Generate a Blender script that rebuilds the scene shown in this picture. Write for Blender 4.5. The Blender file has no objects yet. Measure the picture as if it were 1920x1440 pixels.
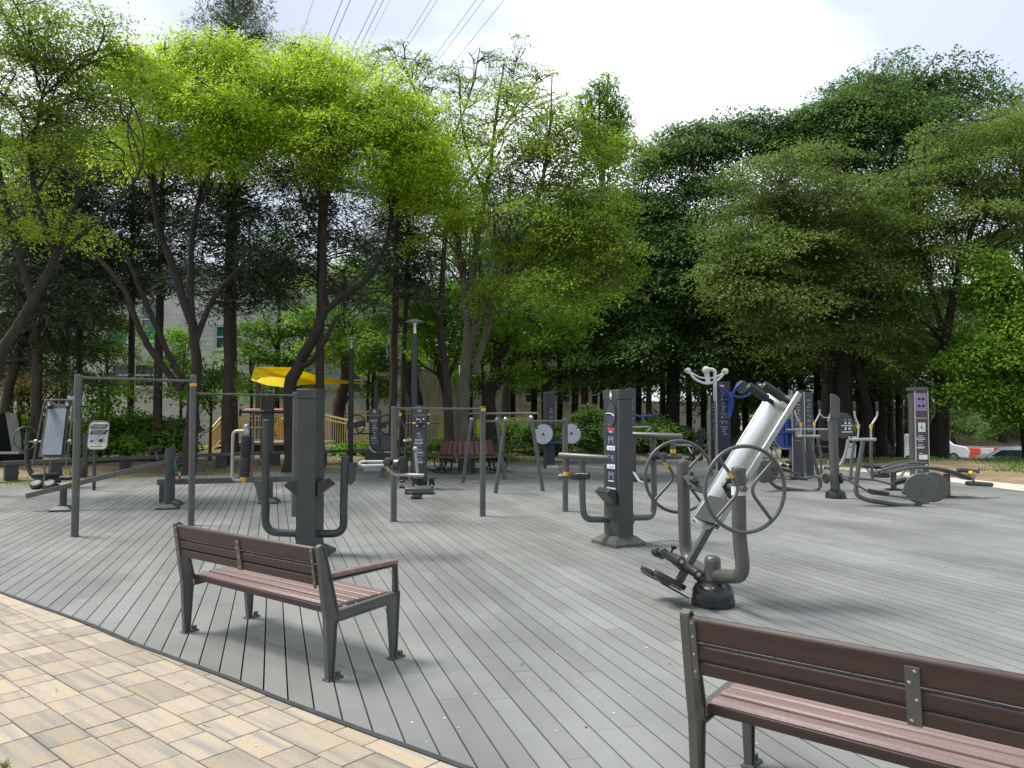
import bpy, math, random
import numpy as np
from mathutils import Vector, Matrix
R = math.radians
random.seed(7); np.random.seed(7)
S = bpy.context.scene
COL = S.collection
# ---------------------------------------------------------------- camera, sky, sun, exposure
F = 1440.0; PITCH = R(2.386); HCAM = 1.6
cam_data = bpy.data.cameras.new("camera"); cam = bpy.data.objects.new("camera", cam_data)
COL.objects.link(cam); S.camera = cam
cam.location = (0, 0, HCAM); cam.rotation_euler = (R(90) + PITCH, 0, 0)
cam_data.sensor_width = 36; cam_data.lens = 36 * F / 1920; cam_data.clip_end = 2000; cam_data.clip_start = 0.05
S.view_settings.view_transform = 'Standard'; S.view_settings.look = 'None'
S.view_settings.gamma = 1; S.view_settings.exposure = 0.70
SUN_EL, SUN_AZ = R(60), R(284)          # azimuth clockwise from +Y: hazy sun high on the left, slightly ahead
W_ = bpy.data.worlds.new("World"); S.world = W_; W_.use_nodes = True
nt = W_.node_tree; nt.nodes.clear()
def _n(t, **k):
    n = nt.nodes.new(t)
    for a, b in k.items(): setattr(n, a, b)
    return n
sky = _n('ShaderNodeTexSky', sky_type='NISHITA', sun_disc=False, sun_elevation=SUN_EL, sun_rotation=SUN_AZ, air_density=1.0, dust_density=2.0)
bg1 = _n('ShaderNodeBackground'); bg1.inputs[1].default_value = 0.10
nt.links.new(sky.outputs[0], bg1.inputs[0])
tc = _n('ShaderNodeTexCoord')
mp = _n('ShaderNodeMapping'); mp.inputs['Scale'].default_value = (1.0, 1.0, 2.3); mp.inputs['Location'].default_value = (3.1, 1.7, 0.4)
nt.links.new(tc.outputs['Generated'], mp.inputs[0])
nz = _n('ShaderNodeTexNoise'); nz.inputs['Scale'].default_value = 3.0; nz.inputs['Detail'].default_value = 7; nz.inputs['Roughness'].default_value = 0.5
nt.links.new(mp.outputs[0], nz.inputs[0])
cr = _n('ShaderNodeValToRGB')
e = cr.color_ramp.elements
e[0].position = 0.36; e[0].color = (0.50, 0.56, 0.66, 1)
e[1].position = 0.66; e[1].color = (1.0, 1.01, 1.02, 1)
m = e.new(0.46); m.color = (0.66, 0.72, 0.81, 1)
# bright patch of thin cloud in front of the camera and grey bank up to the right
def spot(direction, lo, hi):
    d = Vector(direction).normalized()
    vm = _n('ShaderNodeVectorMath', operation='DOT_PRODUCT'); vm.inputs[1].default_value = d
    nrm = _n('ShaderNodeVectorMath', operation='NORMALIZE'); nt.links.new(tc.outputs['Generated'], nrm.inputs[0])
    nt.links.new(nrm.outputs[0], vm.inputs[0])
    mr = _n('ShaderNodeMapRange'); mr.interpolation_type = 'SMOOTHSTEP'
    mr.inputs[1].default_value = lo; mr.inputs[2].default_value = hi
    nt.links.new(vm.outputs['Value'], mr.inputs[0]); return mr.outputs[0]
def math_(op, a, b):
    n = _n('ShaderNodeMath', operation=op)
    for i, v in enumerate((a, b)):
        if isinstance(v, (int, float)): n.inputs[i].default_value = v
        else: nt.links.new(v, n.inputs[i])
    return n.outputs[0]
def pixdir(px, py):
    vx = (px - 960) / F; v = (720 - py) / F
    return (vx, math.cos(PITCH) - v * math.sin(PITCH), math.sin(PITCH) + v * math.cos(PITCH))
f = math_('ADD', math_('SUBTRACT', nz.outputs[0], 0.035), math_('MULTIPLY', spot(pixdir(1180, 90), 0.960, 0.999), 0.14))
f = math_('SUBTRACT', f, math_('MULTIPLY', spot(pixdir(1840, -20), 0.955, 0.999), 0.17))
f = math_('SUBTRACT', f, math_('MULTIPLY', spot(pixdir(740, 20), 0.975, 0.999), 0.12))
nt.links.new(f, cr.inputs[0])
bg2 = _n('ShaderNodeBackground'); nt.links.new(cr.outputs[0], bg2.inputs[0])
glow = spot(Vector(pixdir(1330, 60)) + Vector((0, 0, .25)), 0.80, 0.995)      # thin cloud glaring round the hidden sun
nt.links.new(math_('ADD', math_('MULTIPLY', glow, 0.26), 0.86), bg2.inputs[1])
mx = _n('ShaderNodeMixShader'); mx.inputs[0].default_value = 0.86
nt.links.new(bg1.outputs[0], mx.inputs[1]); nt.links.new(bg2.outputs[0], mx.inputs[2])
wo = _n('ShaderNodeOutputWorld'); nt.links.new(mx.outputs[0], wo.inputs[0])
sd = bpy.data.lights.new("sun", 'SUN'); so = bpy.data.objects.new("sun", sd); COL.objects.link(so)
sd.energy = 3.7; sd.angle = R(22); sd.color = (1.0, 0.96, 0.88)
_sv = Vector((math.sin(SUN_AZ) * math.cos(SUN_EL), math.cos(SUN_AZ) * math.cos(SUN_EL), math.sin(SUN_EL)))
so.rotation_euler = _sv.to_track_quat('Z', 'Y').to_euler(); so.location = _sv * 60
S.cycles.max_bounces = 9; S.cycles.diffuse_bounces = 7; S.cycles.glossy_bounces = 3; S.cycles.transmission_bounces = 6
S.cycles.transparent_max_bounces = 6

# ---------------------------------------------------------------- pixels of the survey to places
def ray(px, py): return Vector(pixdir(px, py))
def P(px, py, Y):
    d = ray(px, py); t = Y / d.y
    return Vector((d.x * t, Y, HCAM + d.z * t))
def G(px, py, z=0.0):
    d = ray(px, py); t = (z - HCAM) / d.z
    return Vector((d.x * t, d.y * t, z))
def V3(p): return Vector((p[0], p[1], p[2]))

# ---------------------------------------------------------------- mesh builder
def frame(axis):
    z = V3(axis).normalized(); a = Vector((0, 0, 1)) if abs(z.z) < 0.95 else Vector((0, 1, 0))
    x = a.cross(z).normalized(); return x, z.cross(x), z
def fillet(pts, rad, n=5):
    pts = [V3(p) for p in pts]; out = [pts[0]]
    for i in range(1, len(pts) - 1):
        a, b, c = pts[i-1], pts[i], pts[i+1]
        u = (a - b); v = (c - b); r_ = min(rad, u.length * .49, v.length * .49)
        u.normalize(); v.normalize()
        p, q = b + u * r_, b + v * r_
        for k in range(n + 1):
            t = k / n; out.append(p * (1-t)**2 + b * 2*t*(1-t) + q * t*t)
    out.append(pts[-1]); return out
class MB:
    def __init__(s): s.v = []; s.f = []; s.m = []; s.mi = 0
    def add(s, vs, fs, mi=None):
        o = len(s.v); s.v += [tuple(x) for x in vs]; s.f += [tuple(i + o for i in f) for f in fs]
        s.m += [s.mi if mi is None else mi] * len(fs); return s
    def box(s, c, d, M=None, mi=None):
        c = V3(c); x, y, z = d[0]/2, d[1]/2, d[2]/2
        vs = [Vector(q) for q in ((-x,-y,-z),(x,-y,-z),(x,y,-z),(-x,y,-z),(-x,-y,z),(x,-y,z),(x,y,z),(-x,y,z))]
        if M is not None: vs = [M @ q for q in vs]
        return s.add([c + q for q in vs], [(3,2,1,0),(4,5,6,7),(0,1,5,4),(1,2,6,5),(2,3,7,6),(3,0,4,7)], mi)
    def beam(s, a, b, w, h, up=None, mi=None):
        a, b = V3(a), V3(b); z = (b - a).normalized()
        u = V3(up) if up is not None else (Vector((0,0,1)) if abs(z.z) < .95 else Vector((0,1,0)))
        x = z.cross(u).normalized(); y = x.cross(z).normalized()
        vs = []
        for p in (a, b): vs += [p - x*w/2 - y*h/2, p + x*w/2 - y*h/2, p + x*w/2 + y*h/2, p - x*w/2 + y*h/2]
        return s.add(vs, [(0,1,2,3)[::-1],(4,5,6,7),(0,1,5,4),(1,2,6,5),(2,3,7,6),(3,0,4,7)], mi)
    def tube(s, pts, r, n=12, caps=True, mi=None):
        pts = [V3(p) for p in pts]; m = len(pts); rs = r if isinstance(r, (list, tuple)) else [r]*m
        ts = []
        for i in range(m):
            d = pts[min(i+1, m-1)] - pts[max(i-1, 0)]; ts.append(d.normalized() if d.length > 1e-9 else Vector((0,0,1)))
        x, y, _ = frame(ts[0]); vs = []
        for i in range(m):
            t = ts[i]; x = (x - t * x.dot(t)).normalized(); y = t.cross(x)
            for k in range(n):
                a = 2*math.pi*k/n; vs.append(pts[i] + (x*math.cos(a) + y*math.sin(a)) * rs[i])
        fs = [(i*n+k, i*n+(k+1)%n, (i+1)*n+(k+1)%n, (i+1)*n+k) for i in range(m-1) for k in range(n)]
        if caps: fs += [tuple(range(n))[::-1], tuple((m-1)*n+k for k in range(n))]
        return s.add(vs, fs, mi)
    def cyl(s, a, b, r, r2=None, n=16, mi=None): return s.tube([a, b], [r, r if r2 is None else r2], n, True, mi)
    def rod(s, a, b, r, n=16, mi=None):        # rounded ends
        a, b = V3(a), V3(b); d = (b - a).normalized(); e_ = min(r * .5, (b-a).length * .3)
        return s.tube([a, a+d*e_*.3, a+d*e_, b-d*e_, b-d*e_*.3, b], [r*.6, r*.88, r, r, r*.88, r*.6], n, True, mi)
    def lathe(s, prof, c=(0,0,0), axis=(0,0,1), n=24, mi=None):
        x, y, z = frame(axis); c = V3(c); vs = []
        for (r, h) in prof:
            for k in range(n):
                a = 2*math.pi*k/n; vs.append(c + x*(r*math.cos(a)) + y*(r*math.sin(a)) + z*h)
        m = len(prof)
        fs = [(i*n+k, i*n+(k+1)%n, (i+1)*n+(k+1)%n, (i+1)*n+k) for i in range(m-1) for k in range(n)]
        fs += [tuple(range(n))[::-1], tuple((m-1)*n+k for k in range(n))]
        return s.add(vs, fs, mi)
    def disc(s, c, axis, r, t, n=32, mi=None):
        b = min(t*.25, r*.1)
        return s.lathe([(r-b, -t/2), (r, -t/2+b), (r, t/2-b), (r-b, t/2)], c, axis, n, mi)
    def torus(s, c, axis, R_, r, n=40, k=10, sx=1.0, mi=None):
        x, y, z = frame(axis); c = V3(c); vs = []
        for i in range(n):
            a = 2*math.pi*i/n; d = x*math.cos(a) + y*math.sin(a)
            for j in range(k):
                b = 2*math.pi*j/k; vs.append(c + d*(R_ + r*math.cos(b)) + z*(r*math.sin(b)))
        fs = [(i*k+j, ((i+1)%n)*k+j, ((i+1)%n)*k+(j+1)%k, i*k+(j+1)%k) for i in range(n) for j in range(k)]
        return s.add(vs, fs, mi)
    def ball(s, c, r, n=14, mi=None, sz=1.0):
        pr = [(max(r*math.sin(math.pi*i/8), r*.02), -r*sz*math.cos(math.pi*i/8)) for i in range(9)]
        return s.lathe(pr, c, (0,0,1), n, mi)
    def poly(s, pts, thick, mi=None):          # planar outline given as 3D points, extruded along its normal
        pts = [V3(p) for p in pts]; n = Vector((0,0,0)); k = len(pts)
        for i in range(k):
            a, b = pts[i], pts[(i+1)%k]; n += a.cross(b)
        n.normalize(); h = n*thick/2
        vs = [p + h for p in pts] + [p - h for p in pts]
        fs = [tuple(range(k)), tuple(range(k, 2*k))[::-1]] + [(i, i+k, (i+1)%k+k, (i+1)%k) for i in range(k)]
        return s.add(vs, fs, mi)
    def mesh(s, name, mats, org=(0,0,0), smooth=38):
        me = bpy.data.meshes.new(name); o = V3(org)
        me.from_pydata([(a-o.x, b-o.y, c-o.z) for a, b, c in s.v], [], s.f)
        ms = mats if isinstance(mats, (list, tuple)) else [mats]
        for m_ in ms: me.materials.append(m_)
        if len(ms) > 1: me.polygons.foreach_set('material_index', s.m)
        if smooth:
            me.shade_smooth(); me.set_sharp_from_angle(angle=R(smooth))
        me.validate(); me.update(); return me
def tag(o, label=None, cat=None, group=None, kind=None):
    if label: o['label'] = label
    if cat: o['category'] = cat
    if group: o['group'] = group
    if kind: o['kind'] = kind
    return o
def thing(name, label, cat, loc=(0,0,0), rz=0, group=None):
    o = bpy.data.objects.new(name, None); COL.objects.link(o); o.location = loc; o.rotation_euler = (0,0,rz)
    o.empty_display_size = .2
    return tag(o, label, cat, group)
def part(name, mb, mats, parent, bevel=0, local=False, smooth=38):
    """mb in world coordinates unless local; the mesh is stored relative to its thing"""
    root = parent
    while root.parent: root = root.parent
    org = (0,0,0) if local else root.location
    o = bpy.data.objects.new(name, mb.mesh(name, mats, org, smooth)); COL.objects.link(o); o.parent = parent
    if bevel: bev(o, bevel)
    return o
def bev(o, w, seg=2):
    b = o.modifiers.new("bevel", 'BEVEL'); b.width = w; b.segments = seg; b.limit_method = 'ANGLE'; b.angle_limit = R(40); return o
def single(name, mb, mats, label=None, cat=None, group=None, kind=None, loc=None, bevel=0, smooth=38):
    l = loc if loc is not None else (0,0,0)
    o = bpy.data.objects.new(name, mb.mesh(name, mats, l, smooth)); COL.objects.link(o); o.location = l
    if bevel: bev(o, bevel)
    return tag(o, label, cat, group, kind)
def copy_tree(o, parent=None):
    c = o.copy(); COL.objects.link(c); c.parent = parent
    for ch in [x for x in bpy.data.objects if x.parent == o]: copy_tree(ch, c)
    return c

# ---------------------------------------------------------------- materials
def mat(name, col, rough=.5, metal=0.0, var=.12, scale=6.0, bump=0.0, bscale=60.0, col2=None, island=0.0, spec=.5, stretch=(1,1,1), coat=0.0):
    m = bpy.data.materials.new(name); m.use_nodes = True; t = m.node_tree; b = t.nodes['Principled BSDF']
    b.inputs['Roughness'].default_value = rough; b.inputs['Metallic'].default_value = metal
    b.inputs['Specular IOR Level'].default_value = spec; b.inputs['Coat Weight'].default_value = coat
    tc = t.nodes.new('ShaderNodeTexCoord'); mp = t.nodes.new('ShaderNodeMapping'); mp.inputs['Scale'].default_value = stretch
    t.links.new(tc.outputs['Object'], mp.inputs[0])
    nz = t.nodes.new('ShaderNodeTexNoise'); nz.inputs['Scale'].default_value = scale; nz.inputs['Detail'].default_value = 6
    t.links.new(mp.outputs[0], nz.inputs[0])
    rp = t.nodes.new('ShaderNodeValToRGB'); c2 = col2 or tuple(c*(1+var) for c in col); c1 = col if col2 else tuple(c*(1-var) for c in col)
    rp.color_ramp.elements[0].color = (*c1, 1); rp.color_ramp.elements[0].position = .35
    rp.color_ramp.elements[1].color = (*c2, 1); rp.color_ramp.elements[1].position = .65
    t.links.new(nz.outputs[0], rp.inputs[0]); out = rp.outputs[0]
    if island:
        g = t.nodes.new('ShaderNodeNewGeometry'); mr = t.nodes.new('ShaderNodeMapRange')
        mr.inputs[3].default_value = 1-island; mr.inputs[4].default_value = 1+island
        t.links.new(g.outputs['Random Per Island'], mr.inputs[0])
        hs = t.nodes.new('ShaderNodeHueSaturation'); t.links.new(mr.outputs[0], hs.inputs['Value']); t.links.new(out, hs.inputs['Color']); out = hs.outputs[0]
    t.links.new(out, b.inputs['Base Color'])
    r2 = t.nodes.new('ShaderNodeMapRange'); r2.inputs[3].default_value = max(rough-.1, .02); r2.inputs[4].default_value = min(rough+.12, 1)
    t.links.new(nz.outputs[0], r2.inputs[0]); t.links.new(r2.outputs[0], b.inputs['Roughness'])
    if bump:
        n2 = t.nodes.new('ShaderNodeTexNoise'); n2.inputs['Scale'].default_value = bscale; n2.inputs['Detail'].default_value = 4
        t.links.new(mp.outputs[0], n2.inputs[0])
        bp = t.nodes.new('ShaderNodeBump'); bp.inputs['Strength'].default_value = bump; bp.inputs['Distance'].default_value = .01
        t.links.new(n2.outputs[0], bp.inputs['Height']); t.links.new(bp.outputs[0], b.inputs['Normal'])
    return m
def leafmat(name, cols, rough=.55, trans=.4, cscale=.5):
    """cols: 3 colours; clump-sized noise plus a random value per leaf"""
    m = bpy.data.materials.new(name); m.use_nodes = True; t = m.node_tree; b = t.nodes['Principled BSDF']; o = t.nodes['Material Output']
    b.inputs['Roughness'].default_value = rough; b.inputs['Specular IOR Level'].default_value = .2
    tc = t.nodes.new('ShaderNodeTexCoord'); nz = t.nodes.new('ShaderNodeTexNoise'); nz.inputs['Scale'].default_value = cscale; nz.inputs['Detail'].default_value = 3
    t.links.new(tc.outputs['Object'], nz.inputs[0])
    g = t.nodes.new('ShaderNodeNewGeometry'); a = t.nodes.new('ShaderNodeMath'); a.operation = 'MULTIPLY_ADD'; a.inputs[1].default_value = .24
    s2 = t.nodes.new('ShaderNodeMath'); s2.operation = 'SUBTRACT'; s2.inputs[1].default_value = .12
    t.links.new(g.outputs['Random Per Island'], a.inputs[0]); t.links.new(nz.outputs[0], s2.inputs[0]); t.links.new(s2.outputs[0], a.inputs[2])
    rp = t.nodes.new('ShaderNodeValToRGB'); e = rp.color_ramp.elements
    e[0].position = .32; e[0].color = (*cols[0], 1); e[1].position = .68; e[1].color = (*cols[2], 1); k = e.new(.5); k.color = (*cols[1], 1)
    t.links.new(a.outputs[0], rp.inputs[0]); t.links.new(rp.outputs[0], b.inputs['Base Color'])
    tr = t.nodes.new('ShaderNodeBsdfTranslucent'); t.links.new(rp.outputs[0], tr.inputs[0])
    mx = t.nodes.new('ShaderNodeMixShader'); mx.inputs[0].default_value = trans
    t.links.new(b.outputs[0], mx.inputs[1]); t.links.new(tr.outputs[0], mx.inputs[2]); t.links.new(mx.outputs[0], o.inputs[0])
    return m
M = dict(
 paint=mat('grey_paint', (.085,.09,.082), .42, .25, .10, 4, .05, 240),
 paint_d=mat('charcoal_paint', (.045,.05,.05), .45, .2, .12, 5, .05, 240),
 paint_l=mat('light_grey_paint', (.30,.31,.30), .4, .3, .08, 5),
 black=mat('black_rubber', (.012,.012,.013), .5, 0, .3, 20, .1, 90),
 plastic=mat('black_plastic', (.018,.02,.022), .32, 0, .15, 8, .03, 60),
 steel=mat('brushed_steel', (.55,.57,.59), .26, .95, .015, .6),
 chrome=mat('polished_bolt', (.42,.42,.42), .25, 1, .05, 5),
 white=mat('white_paint', (.66,.68,.66), .4, 0, .05, 5),
 blue=mat('blue_paint', (.012,.05,.24), .35, .1, .12, 5),
 navy=mat('navy_panel', (.020,.026,.050), .45, .0, .15, 3),
 slate=mat('dark_slate_panel', (.045,.047,.058), .42, .0, .12, 3),
 yellow=mat('yellow_band', (.62,.36,.012), .45, 0, .08, 8),
 silver=mat('aluminium_trim', (.42,.43,.45), .35, .8, .08, 6),
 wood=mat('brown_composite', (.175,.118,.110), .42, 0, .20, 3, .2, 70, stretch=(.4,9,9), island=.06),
 wood_shaded=mat('shaded_brown_composite', (.036,.019,.017), .5, 0, .2, 3, .2, 70, stretch=(.4,9,9), island=.05),  # same composite as the seat slats, shade of the camera side painted in
 red_wood=mat('red_brown_timber', (.105,.042,.032), .55, 0, .2, 5, .2, 60, stretch=(6,6,.6), island=.15),
 mark=mat('white_print', (.62,.64,.66), .5, 0, .03, 5),
 red=mat('red_print', (.36,.07,.06), .5, 0, .05, 5),
 purple=mat('purple_print', (.27,.19,.36), .5, 0, .15, 9),
)
# ================================================================ THE GROUND
near_edge = [G(*q) for q in ((890,1440),(703,1373),(516,1303),(441,1272),(262,1207),(178,1171),(0,1108))]
DECK = [Vector((1.6,2.2,0))] + near_edge + [Vector((-7.2,9.0,0)), Vector((-10.5,11.6,0)), Vector((-13.2,14.2,0))]
DECK += [G(*q) for q in ((0,913),(237,897),(409,889),(604,881),(760,872),(947,866),(1133,861),(1224,861),(1400,868),(1480,873),(1590,881),(1700,893),(1920,921))]
DECK += [Vector(q) for q in ((11.1,12.5,0),(10.6,8.0,0),(9.0,3.5,0),(6.0,0.8,0),(3.4,0.9,0))]
def inside(poly, x, y):
    c = False; n = len(poly)
    for i in range(n):
        a, b = poly[i], poly[i-1]
        if (a.y > y) != (b.y > y) and x < (b.x-a.x)*(y-a.y)/(b.y-a.y)+a.x: c = not c
    return c
BA = R(17.3)                                   # the boards run 17.3 degrees left of straight ahead
def to_board(p): return (p.x*math.cos(-BA) - p.y*math.sin(-BA), p.x*math.sin(-BA) + p.y*math.cos(-BA))
pb = [to_board(p) for p in DECK]
def crossings(u):
    ys = []
    for i in range(len(pb)):
        (x0,y0),(x1,y1) = pb[i-1], pb[i]
        if (x0 > u) != (x1 > u): ys.append(y0 + (u-x0)*(y1-y0)/(x1-x0))
    return sorted(ys)
bw, gap = .1345, .0095
mb = MB(); u = min(x for x, _ in pb) + .01; umax = max(x for x, _ in pb)
while u + bw < umax:
    u0, u1 = u + gap/2, u + bw - gap/2
    a, b = crossings(u0), crossings(u1)
    if len(a) >= 2 and len(b) >= 2:
        lo0, hi0, lo1, hi1 = a[0], a[-1], b[0], b[-1]
        y = max(lo0, lo1) + .01; end = min(hi0, hi1)
        cuts = []; y += random.uniform(.4, 2.6)
        while y < end - .4: cuts.append(y); y += random.choice((1.6, 2.4, 2.4, 3.2))
        st0, st1 = lo0, lo1
        for cc in cuts + [None]:
            e0, e1 = (hi0, hi1) if cc is None else (cc, cc)
            z = random.uniform(-.0007, .0007); g = .0012; h = -.024
            mb.add([(u0,st0+g,z),(u1,st1+g,z),(u1,e1-g,z),(u0,e0-g,z),(u0,st0+g,h),(u1,st1+g,h),(u1,e1-g,h),(u0,e0-g,h)],
                   [(0,1,2,3),(0,4,5,1),(1,5,6,2),(2,6,7,3),(3,7,4,0)])
            st0, st1 = e0, e1
    u += bw
m = mat('deck_boards', (.176,.182,.176), .44, 0, .12, 1.3, 0, 60, island=.10, stretch=(1,.35,1), spec=.9)
t = m.node_tree; b = t.nodes['Principled BSDF']
tc = t.nodes.new('ShaderNodeTexCoord'); wv = t.nodes.new('ShaderNodeTexWave'); wv.bands_direction = 'X'; wv.inputs['Scale'].default_value = 52
t.links.new(tc.outputs['Object'], wv.inputs[0])
n2 = t.nodes.new('ShaderNodeTexNoise'); n2.inputs['Scale'].default_value = 160; t.links.new(tc.outputs['Object'], n2.inputs[0])
ad = t.nodes.new('ShaderNodeMath'); ad.operation = 'ADD'; t.links.new(wv.outputs['Fac'], ad.inputs[0]); t.links.new(n2.outputs[0], ad.inputs[1])
bp = t.nodes.new('ShaderNodeBump'); bp.inputs['Strength'].default_value = .35; bp.inputs['Distance'].default_value = .0016
t.links.new(ad.outputs[0], bp.inputs['Height']); t.links.new(bp.outputs[0], b.inputs['Normal'])
# dust and foot-worn patches
hs = [n for n in t.nodes if n.type == 'HUE_SAT'][0]
big = t.nodes.new('ShaderNodeTexNoise'); big.inputs['Scale'].default_value = .55; big.inputs['Detail'].default_value = 8; big.inputs['Roughness'].default_value = .62
t.links.new(tc.outputs['Object'], big.inputs[0])
mr = t.nodes.new('ShaderNodeMapRange'); mr.inputs[1].default_value = .35; mr.inputs[2].default_value = .7; mr.inputs[3].default_value = .80; mr.inputs[4].default_value = 1.18
t.links.new(big.outputs[0], mr.inputs[0])
vm = t.nodes.new('ShaderNodeVectorMath'); vm.operation = 'SCALE'; t.links.new(hs.outputs[0], vm.inputs[0]); t.links.new(mr.outputs[0], vm.inputs['Scale'])
t.links.new(vm.outputs[0], b.inputs['Base Color'])
dk = single('deck', mb, m, kind='structure', smooth=0); dk.rotation_euler = (0,0,BA)
mb = MB(); mb.poly([V3(p)+Vector((0,0,-.032)) for p in DECK], .006)
single('deck_base', mb, mat('deck_gap_shade', (.006,.006,.006), .9, 0, .2), kind='structure', smooth=0)  # near-black sheet under the boards, shade of the gaps put into its colour
# thin dark edging strip against the pavers
mb = MB(); en = [Vector((1.6,2.2,0))] + near_edge + [Vector((-7.2,9.0,0)), Vector((-10.5,11.6,0)), Vector((-13.2,14.2,0))]
for a, b in zip(en[:-1], en[1:]):
    d = (b-a).normalized(); n = Vector((-d.y, d.x, 0))*-1
    if n.y > 0: n = -n
    o = n*.020
    mb.beam(a+o+Vector((0,0,-.015)), b+o+Vector((0,0,-.015)), .034, .036)
single('deck_edging', mb, M['paint_d'], kind='structure', smooth=0)

# pavers: rows of tumbled blocks in sand
pm = mat('paver_stone', (.44,.36,.26), .85, 0, .1, 3, .5, 190, col2=(.52,.44,.33), island=.10)
t = pm.node_tree; b = t.nodes['Principled BSDF']; g = t.nodes.new('ShaderNodeNewGeometry'); tc = t.nodes.new('ShaderNodeTexCoord')
mp = t.nodes.new('ShaderNodeMapping'); mp.inputs['Scale'].default_value = (2.0, 30, 1); t.links.new(tc.outputs['Object'], mp.inputs[0])
off = t.nodes.new('ShaderNodeVectorMath'); off.operation = 'ADD'; t.links.new(mp.outputs[0], off.inputs[0])
sc = t.nodes.new('ShaderNodeMath'); sc.operation = 'MULTIPLY'; sc.inputs[1].default_value = 97; t.links.new(g.outputs['Random Per Island'], sc.inputs[0]); t.links.new(sc.outputs[0], off.inputs[1])
sn = t.nodes.new('ShaderNodeTexNoise'); sn.inputs['Scale'].default_value = .55; sn.inputs['Detail'].default_value = 6; t.links.new(off.outputs[0], sn.inputs[0])
rp = t.nodes.new('ShaderNodeValToRGB'); e = rp.color_ramp.elements
e[0].position = .30; e[0].color = (.37,.345,.31,1); e[1].position = .76; e[1].color = (.60,.45,.28,1)
for p_, c_ in ((.42,(.47,.41,.34,1)),(.52,(.57,.48,.37,1)),(.62,(.60,.49,.35,1))): k = e.new(p_); k.color = c_
t.links.new(sn.outputs[0], rp.inputs[0])
gr = t.nodes.new('ShaderNodeTexNoise'); gr.inputs['Scale'].default_value = 190; gr.inputs['Detail'].default_value = 2; t.links.new(tc.outputs['Object'], gr.inputs[0])
mr = t.nodes.new('ShaderNodeMapRange'); mr.inputs[1].default_value = .3; mr.inputs[2].default_value = .7; mr.inputs[3].default_value = .66; mr.inputs[4].default_value = 1.16; t.links.new(gr.outputs[0], mr.inputs[0])
vm = t.nodes.new('ShaderNodeVectorMath'); vm.operation = 'SCALE'; t.links.new(rp.outputs[0], vm.inputs[0]); t.links.new(mr.outputs[0], vm.inputs['Scale'])
mi2 = t.nodes.new('ShaderNodeMapRange'); mi2.inputs[3].default_value = .50; mi2.inputs[4].default_value = .70; t.links.new(g.outputs['Random Per Island'], mi2.inputs[0])
v2 = t.nodes.new('ShaderNodeVectorMath'); v2.operation = 'SCALE'; t.links.new(vm.outputs[0], v2.inputs[0]); t.links.new(mi2.outputs[0], v2.inputs['Scale'])
t.links.new(v2.outputs[0], b.inputs['Base Color'])
PA = R(-40.5); ca, sa = math.cos(PA), math.sin(PA)
def dist_edge(x, y):
    best = 9
    for a, b in zip(en[:-1], en[1:]):
        ab = (b-a).to_2d(); ap = Vector((x-a.x, y-a.y)); tt = max(0, min(1, ap.dot(ab)/ab.length_squared)); best = min(best, (ap-ab*tt).length)
    return best
mb = MB(); row = -46
while row < 46:
    v0 = row*.2; s_ = -16 + random.uniform(0, .3)
    while s_ < 10:
        L = random.choice((.15,.2,.25,.3,.3,.3,.4))
        cx, cy = s_+L/2, v0+.1
        wx, wy = cx*ca - cy*sa - .5, cx*sa + cy*ca + 3.6
        if -16 < wx < 3 and -1 < wy < 16:
            x0, x1, y0, y1 = s_+.003, s_+L-.003, v0+.0036, v0+.1964
            quad = [(x0,y0),(x1,y0),(x1,y1),(x0,y1)]
            wq = [Vector((a*ca-b*sa-.5, a*sa+b*ca+3.6, 0)) for a, b in quad]
            ins = [inside(DECK, q.x, q.y) or dist_edge(q.x, q.y) < .042 for q in wq]
            if not all(ins):
                pts = wq
                if any(ins):                      # cut the block along the edging
                    pts = []
                    for i in range(4):
                        a, b2 = wq[i], wq[(i+1)%4]; ia, ib = ins[i], ins[(i+1)%4]
                        if not ia: pts.append(a)
                        if ia != ib:
                            lo, hi = (a, b2) if not ia else (b2, a)
                            for _ in range(12):
                                mid = (lo+hi)/2
                                if inside(DECK, mid.x, mid.y) or dist_edge(mid.x, mid.y) < .042: hi = mid
                                else: lo = mid
                            pts.append(lo)
                if len(pts) >= 3:
                    z = random.uniform(-.0015, .0012); c = sum(pts, Vector())/len(pts)
                    inn = [p + (c-p).normalized()*.003 for p in pts]; k = len(pts)
                    vs = [(p.x,p.y,z) for p in inn] + [(p.x,p.y,z-.004) for p in pts] + [(p.x,p.y,-.04) for p in pts]
                    mb.add([((x+.5)*ca+(y-3.6)*sa, -(x+.5)*sa+(y-3.6)*ca, zz) for x, y, zz in vs],
                           [tuple(range(k))] + [(i, k+i, k+(i+1)%k, (i+1)%k) for i in range(k)] + [(k+i, 2*k+i, 2*k+(i+1)%k, k+(i+1)%k) for i in range(k)])
        s_ += L
    row += 1
pv = single('paved_walk', mb, pm, kind='structure', smooth=0); pv.rotation_euler = (0,0,PA); pv.location = (-.5,3.6,0)

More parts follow.
